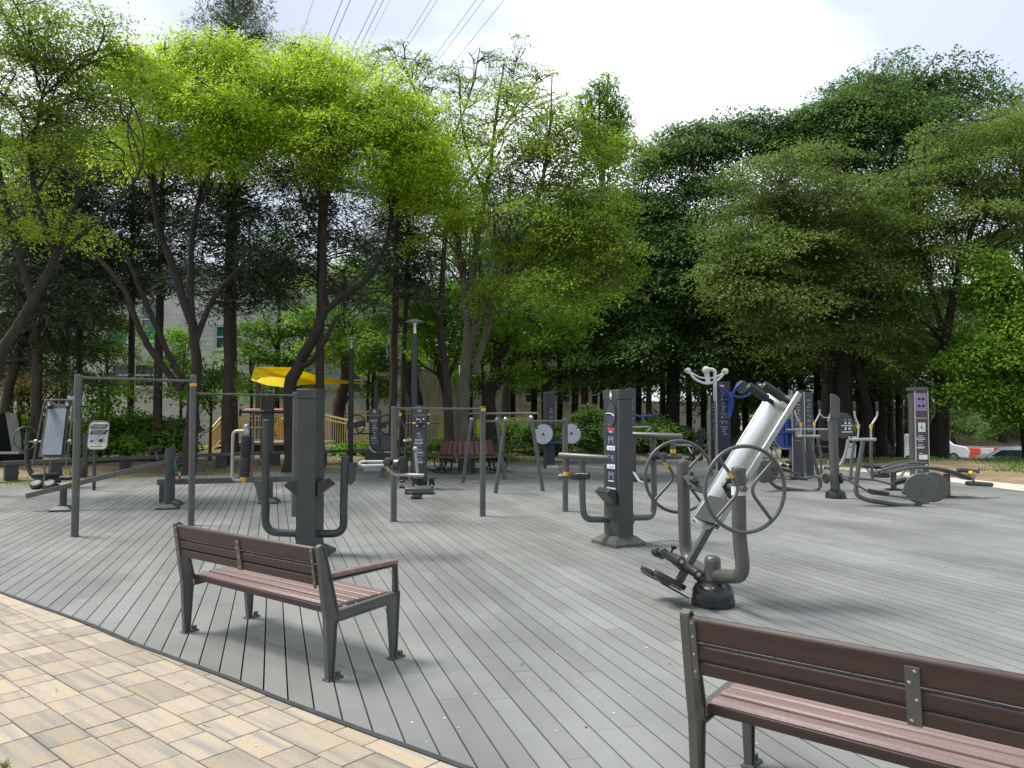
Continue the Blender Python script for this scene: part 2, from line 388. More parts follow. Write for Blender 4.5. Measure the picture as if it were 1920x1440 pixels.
# right-hand path round the deck
iR = DECK.index(next(p for p in DECK if abs(p.x-G(1400,868).x) < 1e-6))
band = DECK[iR:iR+5] + [Vector((11.1,12.5,0)), Vector((10.6,8.0,0))]
outer = []
for i, p in enumerate(band):
    a, b = band[max(i-1,0)], band[min(i+1,len(band)-1)]; d = (b-a).normalized(); n = Vector((-d.y, d.x, 0)); n = n if n.dot(Vector((1,1,0))) > 0 else -n
    outer.append(p + n*(2.3 if i > 0 else 1.2)); 
pth = mat('pale_paving', (.50,.45,.38), .85, 0, .12, 5, .2, 80, island=.05)
mb = MB()
for i in range(len(band)-1):
    n = max(1, int((band[i+1]-band[i]).length/.4))
    for k in range(n):
        a0 = band[i].lerp(band[i+1], k/n); a1 = band[i].lerp(band[i+1], (k+1)/n); b0 = outer[i].lerp(outer[i+1], k/n); b1 = outer[i].lerp(outer[i+1], (k+1)/n)
        for j in range(6):
            q = [a0.lerp(b0, j/6+.02), a1.lerp(b1, j/6+.02), a1.lerp(b1, (j+1)/6-.004), a0.lerp(b0, (j+1)/6-.004)]
            c = sum(q, Vector())/4; q = [p + (c-p)*.012 for p in q]; z = random.uniform(-.004,-.001)
            mb.add([(p.x,p.y,z) for p in q] + [(p.x,p.y,-.03) for p in q], [(0,1,2,3)[::-1],(0,4,5,1),(1,5,6,2),(2,6,7,3),(3,7,4,0)])
single('path', mb, pth, kind='structure', smooth=0)
PATH = band + outer[::-1]

# one sheet of earth to the horizon
D2 = [(p.x, p.y) for p in DECK]
def d_deck(X, Y):
    best = np.full(X.shape, 1e9); ins = np.zeros(X.shape, bool); n = len(D2)
    for i in range(n):
        (ax, ay), (bx, by) = D2[i-1], D2[i]
        ex, ey = bx-ax, by-ay; tt = np.clip(((X-ax)*ex+(Y-ay)*ey)/(ex*ex+ey*ey), 0, 1)
        best = np.minimum(best, np.hypot(X-ax-tt*ex, Y-ay-tt*ey))
        c = ((by > Y) != (ay > Y)) & (X < (ax-bx)*(Y-by)/((ay-by) if ay != by else 1e-9)+bx); ins ^= c
    return np.where(ins, -best, best)
def sm(a, b, x): t = np.clip((x-a)/(b-a), 0, 1); return t*t*(3-2*t)
def terrain(X, Y):
    X = np.asarray(X, float); Y = np.asarray(Y, float)
    d = d_deck(X, Y)
    h = -.045 + .0*X
    rise = sm(.1, 3.5, d) * .22 * sm(16, 19, Y)
    wob = (np.sin(X*1.7+Y*.9)+np.sin(X*.6-Y*1.3)+np.sin(X*3.1+1)*.4)*.025*sm(.5, 3, d)*sm(16,20,Y)
    h = h + rise + wob
    right = sm(8, 13, X)
    h = h - right*sm(2.0, 2.6, d)*0.0
    drop = sm(24.5, 42, Y) * 1.92 * sm(6, 14, X)
    bank = sm(67, 95, Y+ (X-20)*.1) * 5.0 * sm(6, 22, X)
    return h - drop + bank
def zt(x, y): return float(terrain(np.array([x]), np.array([y]))[0])
gx = np.concatenate([np.linspace(-300,-40,14), np.linspace(-38,-16,23), np.linspace(-15.5,24,130), np.linspace(25,70,46), np.linspace(75,300,14)])
gy = np.concatenate([np.linspace(-60,-2,8), np.linspace(-1,14,16), np.linspace(14.4,40,105), np.linspace(41,110,60), np.linspace(120,600,14)])
XX, YY = np.meshgrid(gx, gy); ZZ = terrain(XX, YY)
vs = np.stack([XX, YY, ZZ], -1).reshape(-1,3); nx, ny = len(gx), len(gy)
idx = np.arange(nx*ny).reshape(ny, nx); fs = np.stack([idx[:-1,:-1], idx[:-1,1:], idx[1:,1:], idx[1:,:-1]], -1).reshape(-1,4)
me = bpy.data.meshes.new('ground'); me.from_pydata(vs.tolist(), [], fs.tolist()); me.shade_smooth()
gm = mat('earth', (.15,.105,.062), .95, 0, .2, 2.2, .6, 45, col2=(.235,.17,.10))
t = gm.node_tree; b = t.nodes['Principled BSDF']; src = b.inputs['Base Color'].links[0].from_socket
tc = t.nodes.new('ShaderNodeTexCoord'); n1 = t.nodes.new('ShaderNodeTexNoise'); n1.inputs['Scale'].default_value = .35; n1.inputs['Detail'].default_value = 9; n1.inputs['Roughness'].default_value = .7
t.links.new(tc.outputs['Object'], n1.inputs[0])
rp = t.nodes.new('ShaderNodeValToRGB'); rp.color_ramp.elements[0].position = .50; rp.color_ramp.elements[1].position = .62; t.links.new(n1.outputs[0], rp.inputs[0])
mx = t.nodes.new('ShaderNodeMixRGB'); mx.inputs[2].default_value = (.075,.11,.025,1); t.links.new(rp.outputs[0], mx.inputs[0]); t.links.new(src, mx.inputs[1])
# pale litter flecks
vo = t.nodes.new('ShaderNodeTexVoronoi'); vo.inputs['Scale'].default_value = 9; t.links.new(tc.outputs['Object'], vo.inputs[0])
r2 = t.nodes.new('ShaderNodeValToRGB'); r2.color_ramp.elements[0].position = .10; r2.color_ramp.elements[0].color = (1,1,1,1); r2.color_ramp.elements[1].position = .16; r2.color_ramp.elements[1].color = (0,0,0,1); t.links.new(vo.outputs[0], r2.inputs[0])
m3 = t.nodes.new('ShaderNodeMixRGB'); m3.inputs[2].default_value = (.36,.30,.20,1); t.links.new(r2.outputs[0], m3.inputs[0]); t.links.new(mx.outputs[0], m3.inputs[1])
t.links.new(m3.outputs[0], b.inputs['Base Color'])
me.materials.append(gm); go = bpy.data.objects.new('ground', me); COL.objects.link(go); go['kind'] = 'structure'
# road beyond the mound
mb = MB(); 
for i in range(30):
    x0, x1 = 6+i*3, 9+i*3
    def rp_(x, k): y = 61 - (x-20)*.12 + k; return (x, y, zt(x, y)+.03)
    for k0 in range(-18, 6, 2): mb.add([rp_(x0,k0), rp_(x1,k0), rp_(x1,k0+2), rp_(x0,k0+2)], [(0,1,2,3)])
single('road', mb, mat('asphalt', (.06,.06,.06), .9, 0, .15, 8), kind='structure', smooth=0)

# fallen petals and crumbs on the boards and pavers
mb = MB(); n_ = 0
while n_ < 2600:
    x = random.uniform(-12, 11); y = random.uniform(2.6, 28)
    if not inside(DECK, x, y) and random.random() > .12: continue
    if y > 16 and not inside(DECK, x, y): continue
    a = random.uniform(0, 6.28); s_ = random.uniform(.003, .012); w = s_*random.uniform(.3, .8); z = .003
    c, s2 = math.cos(a), math.sin(a)
    mb.add([(x+c*s_, y+s2*s_, z), (x-s2*w, y+c*w, z+.003), (x-c*s_, y-s2*s_, z), (x+s2*w, y-c*w, z+.002)], [(0,1,2,3)], mi=0 if random.random() < .7 else 1)
    n_ += 1
single('fallen_petals', mb, [mat('pale_petal', (.62,.60,.50), .7), mat('dry_leaf', (.10,.06,.03), .8)], 'pale petals and dry leaf crumbs scattered over the grey deck', 'leaf litter', kind='stuff', smooth=0)

# twigs blown onto the pavers, a weed tuft in the corner
mb = MB()
for k in range(16):
    x, y = random.uniform(-4.2,-.9), random.uniform(2.7,5.2)
    if inside(DECK, x, y) or dist_edge(x, y) < .1: continue
    a = random.uniform(0,6.28); L = random.uniform(.03,.09); d = Vector((math.cos(a), math.sin(a), 0)); n_ = Vector((-d.y, d.x, 0)); c = Vector((x,y,.005))
    mb.tube([c, c+d*L*.5+n_*random.uniform(-.01,.01), c+d*L+n_*random.uniform(-.02,.02)], [.0015,.0012,.0006], 5)
single('fallen_twigs', mb, mat('twig_brown', (.08,.05,.025), .9), 'thin broken twigs scattered on the tan pavers', 'twigs', kind='stuff')
mb = MB(); c0_ = G(4, 1442)
for k in range(26):
    a = random.uniform(0,6.28); r_ = random.uniform(0,.03); c = c0_ + Vector((math.cos(a)*r_, math.sin(a)*r_, 0)); d = Vector((random.uniform(-.6,.8), random.uniform(-.5,.5), 1)).normalized()*random.uniform(.03,.06)
    mb.tube([c, c+d*.6, c+d+Vector((d.x*.4,d.y*.4,-.008))], [.0016,.0012,.0004], 4)
single('weed_tuft', mb, mat('weed_green', (.10,.17,.03), .7), 'small weed tuft in the paving joint at the lower left corner', 'weed', loc=c0_)
# ================================================================ BENCHES
def bench(loc, rz, label, arms=(1,)):
    t = thing('park_bench', label, 'bench', loc, rz, 'brown slatted benches along the deck edge')
    L = 1.66
    def ypos(z): return -.052 + (z-.5)*-.15
    def side_frame(x, arm):
        rear = [(-.012,0),(.045,0),(.060,.33),(.50,.375),(.515,.0),(.565,.0),(.585,.44),(.07,.405),(.025,.60),(-.03,.80),(-.045,.825),(-.075,.825),(-.095,.80),(-.05,.50),(-.035,.40)]
        mb = MB()
        # I-section: thin web with flanges along its outline
        def outline(pts, wd=.036, th=.009):
            k = len(pts)
            for i in range(k):
                a, b = pts[i], pts[(i+1)%k]
                mb.beam((x,a[0],a[1]), (x,b[0],b[1]), th, wd, up=(1,0,0))
        legs = dict(
          rear=[(.0,.0),(.036,0),(.058,.34),(.064,.405),(.018,.60),(-.038,.805),(-.06,.822),(-.088,.81),(-.042,.50),(-.022,.38)],
          rail=[(.072,.345),(.49,.372),(.575,.40),(.578,.438),(.075,.405)],
          front=[(.528,0),(.554,0),(.578,.438),(.575,.40),(.49,.372),(.503,.34)])
        for key in ('rear','rail','front'):
            q = legs[key]; mb.poly([(x,a,b) for a,b in q], .018)
        full = [(.0,.0),(.036,0),(.058,.345),(.49,.372),(.528,0),(.554,0),(.578,.438),(.068,.405),(.018,.60),(-.038,.805),(-.06,.822),(-.088,.81),(-.042,.50),(-.022,.38)]
        outline(full)
        # feet
        mb.box((x,.045,.006),(.055,.12,.012)); mb.box((x,.565,.006),(.055,.12,.012))
        mb.cyl((x,.08,.012),(x,.08,.04),.018,n=8); mb.cyl((x,.60,.012),(x,.60,.04),.018,n=8)
        fr = part('side_frame', mb, M['paint'], t, .003, local=True)
        mb = MB(); xx = x+(.040 if x < L/2 else -.040)
        mb.beam((xx,ypos(.56)-.003,.56),(xx,ypos(.795)-.003,.795),.026,.006,up=(0,1,.15))
        for z in (.785,.73,.66,.59): mb.lathe([(.0055,0),(.0055,.003),(.003,.005)], (xx, ypos(z)-.006, z), (0,-1,-.15), 8, mi=1)
        part('bolted_bracket', mb, [M['paint'], M['chrome']], fr, 0, local=True)
        if arm:
            mb = MB(); mb.beam((x,.0,.60),(x,.535,.612),.05,.008); mb.beam((x,.555,.43),(x,.548,.615),.05,.010,up=(0,1,0)); mb.poly([(x,.53,.43),(x,.58,.44),(x,.565,.617),(x,.53,.617)],.02)
            ar = part('armrest', mb, M['paint'], t, .002, local=True)
            mb = MB(); mb.beam((x,.01,.632),(x,.555,.637),.062,.032); part('arm_slat', mb, M['wood'], ar, .009, local=True)
    for x in (0, L): side_frame(x, (x > 0) in arms)
    w = .094; y = .065
    for i in range(5):
        mb = MB(); z = .428 if i else .424
        mb.box((L/2, y+w/2, z), (L-.055, w-.017, .030)); part('seat_slat', mb, M['wood'], t, .010 if i else .016, local=True)
        y += w
    mb = MB(); mb.beam((.03,.055,.408),(L-.03,.055,.400),.012,.04); part('seat_rail', mb, M['wood_shaded'], t, .004, local=True)
    for z0, z1 in ((.706,.812),(.641,.699),(.577,.634)):
        mb = MB(); zc = (z0+z1)/2; y0, y1 = ypos(z0)+.018, ypos(z1)+.018
        mb.beam((.028,(y0+y1)/2,zc),(L-.028,(y0+y1)/2,zc),.034,z1-z0,up=(0,y1-y0,z1-z0)); part('back_slat', mb, M['wood_shaded'], t, .015 if z0 > .7 else .008, local=True)
    mb = MB(); xs = L*.497
    mb.beam((xs,ypos(.575)-.003,.575),(xs,ypos(.775)-.003,.775),.046,.008,up=(0,1,.15))
    for dx, z in ((.008,.762),(-.010,.722),(.010,.665),(-.008,.592)): mb.lathe([(.0065,0),(.0065,.003),(.003,.006)], (xs+dx, ypos(z)-.006, z), (0,-1,-.15), 8, mi=1)
    part('back_strap', mb, [M['paint'], M['chrome']], t, 0, local=True)
    return t
a, b = G(345,1187), G(613,1277)
bench(a, math.atan2(b.y-a.y, b.x-a.x), 'whole brown slatted bench beside the pavers, before the pillar with curved arms', arms=(1,))
p0 = P(1283,1141,3.10); p1 = P(1905,1252,2.39)
d2 = (p1-p0); rz = math.atan2(d2.y, d2.x)
bench(Vector((p0.x, p0.y, 0)) + Vector((-math.sin(rz), math.cos(rz), 0))*.085, rz, 'nearest brown slatted bench, cut off at the lower right corner', arms=(1,))
# ================================================================ EXERCISE EQUIPMENT
def T(pts, Y): return [P(q[0], q[1], Y + (q[2] if len(q) > 2 else 0)) for q in pts]
def marks(mb, c, ux, uz, rows, mi=0, n=None):
    """small raised print: list of (x, z, w, h) on the plane through c"""
    c = V3(c); ux = V3(ux).normalized(); uz = V3(uz).normalized(); n = V3(n) if n else uz.cross(ux).normalized()*-1
    for (x, z, w, h) in rows:
        q = c + ux*x + uz*z
        v = [q - ux*w/2 - uz*h/2, q + ux*w/2 - uz*h/2, q + ux*w/2 + uz*h/2, q - ux*w/2 + uz*h/2]
        mb.add(v + [p + n*.002 for p in v], [(4,5,6,7),(0,1,5,4),(1,2,6,5),(2,3,7,6),(3,0,4,7)], mi)
def pictogram(h=.10, w=.055, seed=0):
    """rows of a little stick figure with lines of small print under it"""
    r = random.Random(seed); o = [(0, h*.42, h*.13, h*.13), (0, h*.18, h*.09, h*.30), (-w*.2, h*.20, w*.34, h*.06), (w*.14, -h*.10, h*.08, h*.30), (-w*.14, -h*.08, h*.08, h*.34), (w*.22, h*.28, w*.3, h*.05)]
    return [(x + r.uniform(-.004,.004), z, a, b) for x, z, a, b in o]
def text_lines(z0, n, w, dz=.018, seed=1):
    r = random.Random(seed); return [((-.5+.5*k)*0 - w*(1-k)/2, z0 - i*dz, w*k, dz*.36) for i, k in enumerate([r.uniform(.55, 1) for _ in range(n)])]
def spiky(mb, a, b, r, rows=14, around=14, mi=0, mj=None):
    a, b = V3(a), V3(b); d = b-a; L = d.length; x, y, z = frame(d)
    mb.lathe([(r*.55,0),(r*.9,.01),(r*.92,L*.48),(r*.8,L*.5),(r*.92,L*.52),(r*.9,L-.01),(r*.55,L)], a, d, 20, mi)
    for i in range(rows):
        for k in range(around):
            t_ = 2*math.pi*(k + .5*(i % 2))/around; nrm = x*math.cos(t_)+y*math.sin(t_)
            c = a + z*(L*(i+.5)/rows) + nrm*r*.88
            mb.lathe([(r*.10,0),(r*.08,r*.16),(r*.04,r*.22)], c, nrm, 5, mj if mj is not None else mi)
def tapered_foot(mb, c, wx, wy, h, ang, top=.55, mi=0):
    c = V3(c); R2 = Matrix.Rotation(ang, 3, 'Z'); vs = []
    for (k, z) in ((1,0),(1,h*.35),(top,h)):
        for sx, sy in ((-1,-1),(1,-1),(1,1),(-1,1)): vs.append(c + R2 @ Vector((sx*wx/2*k, sy*wy/2*k, z)))
    mb.add(vs, [(3,2,1,0),(8,9,10,11)] + [(i, (i+1)%4, 4+(i+1)%4, 4+i) for i in range(4)] + [(4+i, 4+(i+1)%4, 8+(i+1)%4, 8+i) for i in range(4)], mi)

# ---- pull-up bars -------------------------------------------------------------------------------
def pullup(name, label, posts, bars, bands, group):
    """posts: (base px, base py, top py); bars: (i, j, py at i)"""
    t = thing(name, label, 'pull-up bars', G(posts[0][0], posts[0][1]), 0, group); B = [G(a, b) for a, b, _ in posts]
    tops = [P(p[0], p[2], b.y).z for p, b in zip(posts, B)]
    for i, (b, z) in enumerate(zip(B, tops)):
        mb = MB(); mb.cyl(b, b + Vector((0,0,z-.03)), .047, n=24)
        mb.lathe([(.058,0),(.058,.006),(.048,.008)], b + Vector((0,0,.001)), (0,0,1), 24)
        ps = part('post', mb, M['paint'], t)
        mb = MB(); mb.lathe([(.049,0),(.049,.015),(.044,.028),(.02,.034)], b + Vector((0,0,z-.03)), (0,0,1), 24); part('cap', mb, M['paint'], ps)
        if i in bands:
            mb = MB(); zb = bands[i]; mb.lathe([(.0475,-.022),(.0482,-.02),(.0482,.02),(.0475,.022)], b + Vector((0,0,zb)), (0,0,1), 24); part('yellow_band', mb, M['yellow'], ps)
    for i, j, py in bars:
        z = P(posts[i][0], py, B[i].y).z; a, b = B[i] + Vector((0,0,z)), B[j] + Vector((0,0,z)); d = (b-a).normalized()
        mb = MB(); mb.cyl(a + d*.04, b - d*.04, .0165, n=12); mb.cyl(a+d*.045, a+d*.058, .028, n=12); mb.cyl(b-d*.045, b-d*.058, .028, n=12); part('bar', mb, M['paint'], t)
    return t
gP = 'pull-up bar frames on the deck'
pullup('pull_up_bars', 'taller grey pull-up bars at the left with one yellow-banded middle post', [(140,1006,703),(358,985,703),(552,968,735)], [(0,1,708),(1,2,738)], {1: 2.06}, gP)
pullup('pull_up_bars', 'lower grey pull-up bars in the middle, before the round tree bench', [(738,978,762),(905,968,762),(1060,959,785)], [(0,1,766),(1,2,790)], {1: 1.70}, gP)

# ---- inclined sit-up boards on the left ---------------------------------------------------------
t = thing('sit_up_bench', 'dark sloping sit-up beam at the left rising to a short post', 'sit-up bench', G(118,958), 0, 'sit-up benches at the left')
Y0, Y1 = G(118,955).y, G(314,952).y
a, b = P(50,930,Y0-.25), P(334,860,Y1+.05)
mb = MB(); mb.beam(a, b, .10, .085); part('beam', mb, M['paint'], t, .006)
for (px, py, tp, w) in ((118,958,915,.055),(315,954,840,.062),(322,947,836,.05)):
    g = G(px, py); z = P(px, tp, g.y).z
    mb = MB(); mb.cyl(g, g + Vector((0,0,z)), w, n=20); ps = part('post', mb, M['paint_d'], t)
    mb = MB(); tapered_foot(mb, g, .34, .3, .09, .2); part('base_plate', mb, M['paint_d'], ps, .004)
mb = MB(); mb.rod(P(283,843,Y1-.22), P(298,841,Y1+.25), .05); part('foot_roller', mb, M['black'], t)
mb = MB(); mb.tube([P(296,862,Y1), P(291,845,Y1)], .016, 8); part('roller_arm', mb, M['paint'], t)
t2 = thing('sit_up_bench', 'dark level sit-up beam just right of the sloping one, at knee height', 'sit-up bench', G(505,943), 0, 'sit-up benches at the left')
g = G(505,943); Yb = g.y
mb = MB(); mb.beam(P(296,904,Yb+.0), P(558,897,Yb+.3), .12, .10); part('beam', mb, M['paint'], t2, .006)
mb = MB(); mb.box(g + Vector((0,0,P(505,900,Yb).z/2)), (.10,.10,P(505,900,Yb).z)); ps = part('post', mb, M['paint_d'], t2, .006)
mb = MB(); tapered_foot(mb, g, .34, .34, .10, .1); part('base_plate', mb, M['paint_d'], ps, .004)
mb = MB(); mb.rod(P(328,876,Yb-.2), P(341,873,Yb+.2), .055); part('foot_roller', mb, M['black'], t2)
mb = MB(); mb.tube([P(337,900,Yb), P(336,880,Yb)], .02, 8); ra = part('roller_arm', mb, M['paint'], t2)
mb = MB(); mb.tube([P(336.7,892,Yb), P(336.3,885,Yb)], .0225, 10); part('yellow_band', mb, M['yellow'], ra)
mb = MB(); g3 = P(300,904,Yb); mb.box((g3.x+.05, Yb, g3.z/2), (.09,.09,g3.z)); part('post', mb, M['paint_d'], t2, .006)
# green glove left on the upper beam's post
mb = MB(); c = P(324,872,Y1-.06)
for k, (dx, l) in enumerate(((-.035,.17),(-.015,.25),(.008,.24),(.03,.20),(.045,.13))): mb.tube([c+Vector((dx*.4,0,.10)), c+Vector((dx,-.01,0)), c+Vector((dx*1.3+.02,-.012,-l*.62))], [.028,.024,.010], 8)
single('work_glove', mb, mat('green_rubber', (.01,.16,.11), .5), 'green work glove hanging from the end of the sloping beam', 'glove', loc=c)

# ---- inversion board at far left ---------------------------------------------------------------
g = G(95,914); Y = g.y
t = thing('inversion_table', 'distant inversion board at the left edge with dark oval plate and hand wheel', 'inversion table', g, 0, 'inversion tables')
mb = MB(); mb.lathe([(.20,0),(.20,.03),(.17,.07),(.07,.09),(.07,.22)], g, (0,0,1), 20); part('base', mb, M['plastic'], t)
mb = MB(); mb.tube(fillet(T([(52,812),(50,870,0),(62,897,0),(140,897,0),(160,872,.1),(160,812,.1)],Y), .16), .05, 12); mb.cyl(P(52,815,Y),P(52,811,Y),.054); part('u_frame', mb, M['paint_d'], t)
mb = MB(); x = P(51,822,Y); mb.torus(P(48,822,Y-.1), (1,-.55,0), .26, .015); mb.tube([P(48,801,Y-.1),P(54,829,Y),P(48,843,Y-.1)],.011,8); part('hand_wheel', mb, M['paint'], t)
pl = [P(79,848,Y-.15),P(115,848,Y-.15),P(126,757,Y+.30),P(91,757,Y+.30)]
mb = MB(); mb.poly(T([(71,856,-.2),(122,856,-.2),(136,755,.3),(84,755,.3)],Y), .02); 
mb = MB(); mb.tube(fillet(T([(61,873,-.2),(84,750,.3),(139,750,.3),(124,873,-.2)],Y), .08), .018, 8); part('side_rail', mb, M['paint'], t)
mb = MB(); mb.poly(T([(72,857,-.2),(121,857,-.2),(131,758,.27),(89,758,.27)],Y), .02); bo = part('back_board', mb, M['slate'], t, .004)
mb = MB(); mb.poly(T([(78,853,-.235),(115,853,-.235),(125,766,.20),(91,766,.20)],Y), .012); part('pad', mb, mat('grey_blue_pad',(.16,.19,.22),.6,0,.15,9), bo, .004)
for x in (92,126):
    mb = MB(); mb.rod(P(x,756,Y+.25), P(x+2,764,Y-.05), .05); part('grip', mb, M['black'], t)
mb = MB(); mb.cyl(P(53,828,Y),P(131,828,Y),.022); mb.lathe([(.05,-.03),(.05,.03)],P(68,828,Y),(1,0,0),12); mb.lathe([(.05,-.03),(.05,.03)],P(131,828,Y),(1,0,0),12); part('axle', mb, M['paint_l'], t)
mb = MB(); mb.tube([P(97,862,Y),P(93,890,Y-.1)], .03, 10); mb.tube([P(84,867,Y-.1),P(83,902,Y-.3)], .02, 8); mb.ball(P(80,866,Y-.12),.03); part('beam', mb, M['paint'], t)
for (a,b,c) in (((60,892),(112,890),.055),((90,903),(115,901),.05)):
    mb = MB(); mb.rod(P(*a,Y-.25),P(*b,Y-.1),c); part('ankle_roller', mb, M['black'], t)
for x in (69,94):
    mb = MB(); mb.lathe([(.02,.05),(.10,.06),(.14,.03),(.135,-.02),(.10,-.06),(.05,-.09)],P(x,909,Y-.35),(0,-.5,.8),18); part('foot_pad', mb, M['black'], t)

# ---- notice board ------------------------------------------------------------------------------
Yn = 16.6; t = thing('notice_board', 'rounded cream notice board with dark headings and a small picture on a post', 'sign', (P(184,815,Yn).x, Yn, 0))
def rrect(px0, py0, px1, py1, r, Y, lean=0, n=5):
    a, b = P(px0,max(py0,py1),Y), P(px1,min(py0,py1),Y); x0,x1,z0,z1 = a.x,b.x,a.z,b.z; o = []
    for cx, cz, a0 in ((x1-r,z0+r,-90),(x1-r,z1-r,0),(x0+r,z1-r,90),(x0+r,z0+r,180)):
        for k in range(n+1):
            an = R(a0+90*k/n); z = cz+r*math.sin(an); o.append(Vector((cx+r*math.cos(an)+lean*(z-z0)/(z1-z0), Y, z)))
    return o
lean = P(190,800,Yn).x - P(185.5,800,Yn).x
mb = MB(); mb.poly(rrect(161,844,203,789,.10,Yn,lean), .03); fr = part('frame', mb, M['paint'], t, .004)
mb = MB(); mb.poly(rrect(163.5,842,200.5,791.5,.085,Yn-.018,lean), .006)
mb.mi = 1; mb.poly(rrect(168,804,199.5,795.5,.04,Yn-.023,lean), .004)
mb.poly(rrect(167,815,199,805.5,.004,Yn-.023,lean), .004)
mb.mi = 2; mb.poly(rrect(166,830.5,174.5,815.5,.002,Yn-.023,lean*.5), .004); mb.mi = 3; mb.poly(rrect(175.5,830.5,197.5,815.5,.002,Yn-.023,lean*.5), .004)
mb.mi = 1; mb.poly(rrect(169,829,174,825,.01,Yn-.027,lean*.3), .004); mb.poly(rrect(184,829,193,823,.03,Yn-.027,lean*.3), .004)
mb.mi = 4; mb.poly(rrect(177,833,189,827,.01,Yn-.027,lean*.3), .004); mb.mi = 1; mb.poly(rrect(170,837.6,192,836.6,.004,Yn-.023,0), .004)
part('panel', mb, [mat('cream_print',(.62,.62,.52),.5), M['slate'], mat('pale_blue_print',(.35,.50,.58),.5), mat('grey_print',(.40,.40,.44),.5,0,.3,30), mat('straw_print',(.55,.50,.25),.5)], fr)
mb = MB(); x = P(176,815,Yn).x; mb.cyl((x,Yn+.05,0),(x,Yn+.05,P(184,800,Yn).z),.035); part('post', mb, M['paint_d'], t)
def lettering(body, c, h, m_, parent, w=None, name='lettering', rot=(R(90),0,0)):
    cu = bpy.data.curves.new('tmp_text', 'FONT'); cu.body = body; cu.size = h; cu.align_x = 'CENTER'; cu.align_y = 'CENTER'; cu.extrude = .001
    o = bpy.data.objects.new('tmp_text', cu); COL.objects.link(o); bpy.context.view_layer.update()
    me = bpy.data.meshes.new_from_object(o.evaluated_get(bpy.context.evaluated_depsgraph_get())); bpy.data.objects.remove(o); me.name = name
    me.materials.clear(); me.materials.append(m_); sx = 1.0
    if w:
        xs = [v.co.x for v in me.vertices] or [0, 1]; sx = w/max(max(xs)-min(xs), 1e-4)
    Mt = Matrix.Diagonal((sx, 1, 1, 1)); me.transform(Matrix.Translation(V3(c)) @ Matrix.Rotation(rot[2],4,'Z') @ Matrix.Rotation(rot[0],4,'X') @ Mt)
    root = parent
    while root.parent: root = root.parent
    me.transform(Matrix.Translation(-root.location)); q = bpy.data.objects.new(name, me); COL.objects.link(q); q.parent = parent; return q
for body, px, py, hh, w in (('거꾸로매달리기',185.3,799.8,.07,.30),('사용방법 및 주의사항',184.3,808.3,.04,.30),('반드시 안전 확인',184,812.6,.04,.22)):
    lettering(body, P(px,py,Yn-.0285), hh, M['mark'], fr, w)

# ---- U-armed pillar behind the first bench ------------------------------------------------------
g = G(573,1042); Y = g.y
t = thing('exercise_pillar', 'tall plain charcoal pillar behind the whole bench, with a studded roller on its left arm', 'exercise machine', g, 0, 'pillars with U-shaped arms')
def pillar(t, g, w, d, h, ang, cap=.11, m_=None):
    R3 = Matrix.Rotation(ang, 3, 'Z'); mb = MB(); m_ = m_ or M['paint_d']
    mb.box(g + Vector((0,0,(h-cap)/2)), (w,d,h-cap), R3); p = part('pillar', mb, m_, t, .006)
    mb = MB(); mb.box(g + Vector((0,0,h-cap/2+.001)), (w+.012,d+.012,cap), R3); part('pillar_cap', mb, m_, t, .006); return R3, p
h = P(578,729,Y-.1).z
g2 = g + Vector((.02,.1,0)); R3, pil = pillar(t, g2, .225, .30, h, R(-6))
mb = MB(); tapered_foot(mb, g2, .46, .52, .10, R(-6), .6); part('base_plate', mb, M['paint_d'], t, .004)
for side, tr, tag_ in ((0, [(558,1000,.1),(498,998,.1),(497,948,.1),(500,790,.1)], 'l'), (1, [(592,1001,.1),(645,1000,.1),(644,955,.1),(647,858,.1)], 'r')):
    mb = MB(); pts = T(tr, Y); mb.tube(fillet(pts, .30, 8), .045, 16); mb.lathe([(.047,-.005),(.047,.012),(.030,.022)], pts[-1], (0,0,1), 16)
    mb.lathe([(.085,-.01),(.085,.012)], pts[0], (1,0,0), 16); part('curved_arm', mb, M['paint_d'], t)
for s_ in (-1, 1):
    mb = MB(); c = g2 + Vector((s_*.15,-.02,P(560,915,Y).z)); q = [c+Vector((-s_*.04,0,-.10)), c+Vector((s_*.125,0,.03)), c+Vector((s_*.04,0,.10)), c+Vector((-s_*.04,0,.07))]
    mb.poly(q, .24); part('tray', mb, M['plastic'], t, .006)
yy = Y+.1
mb = MB(); mb.tube(fillet(T([(463,808),(437,808),(435,900),(455,901)],yy), .06), .018, 10); mb.cyl(P(462,803,yy),P(464,812,yy),.032); mb.ball(P(462,800,yy),.03)
rf = part('roller_frame', mb, M['paint_l'], t)
mb = MB(); mb.tube(T([(465,802),(500,802)],yy), .009, 8); mb.tube(T([(475,902),(500,902)],yy),.012,8); mb.poly(T([(474,902),(494,902),(494,942),(484,938),(480,915)],yy),.02); mb.tube(T([(474,803),(472,902)],yy),.014,8); part('bracket', mb, M['paint'], t)
mb = MB(); spiky(mb, P(458,895,yy), P(463,816,yy), .062, 20, 16, 0, 1); part('studded_roller', mb, [M['black'], mat('stud_rubber',(.055,.055,.075),.5)], t)
mb = MB(); mb.cyl(P(452,897,yy-.02),P(461,897,yy-.02),.030); mb.cyl(P(457,896,yy),P(457,905,yy),.022); part('yellow_band', mb, M['yellow'], t)
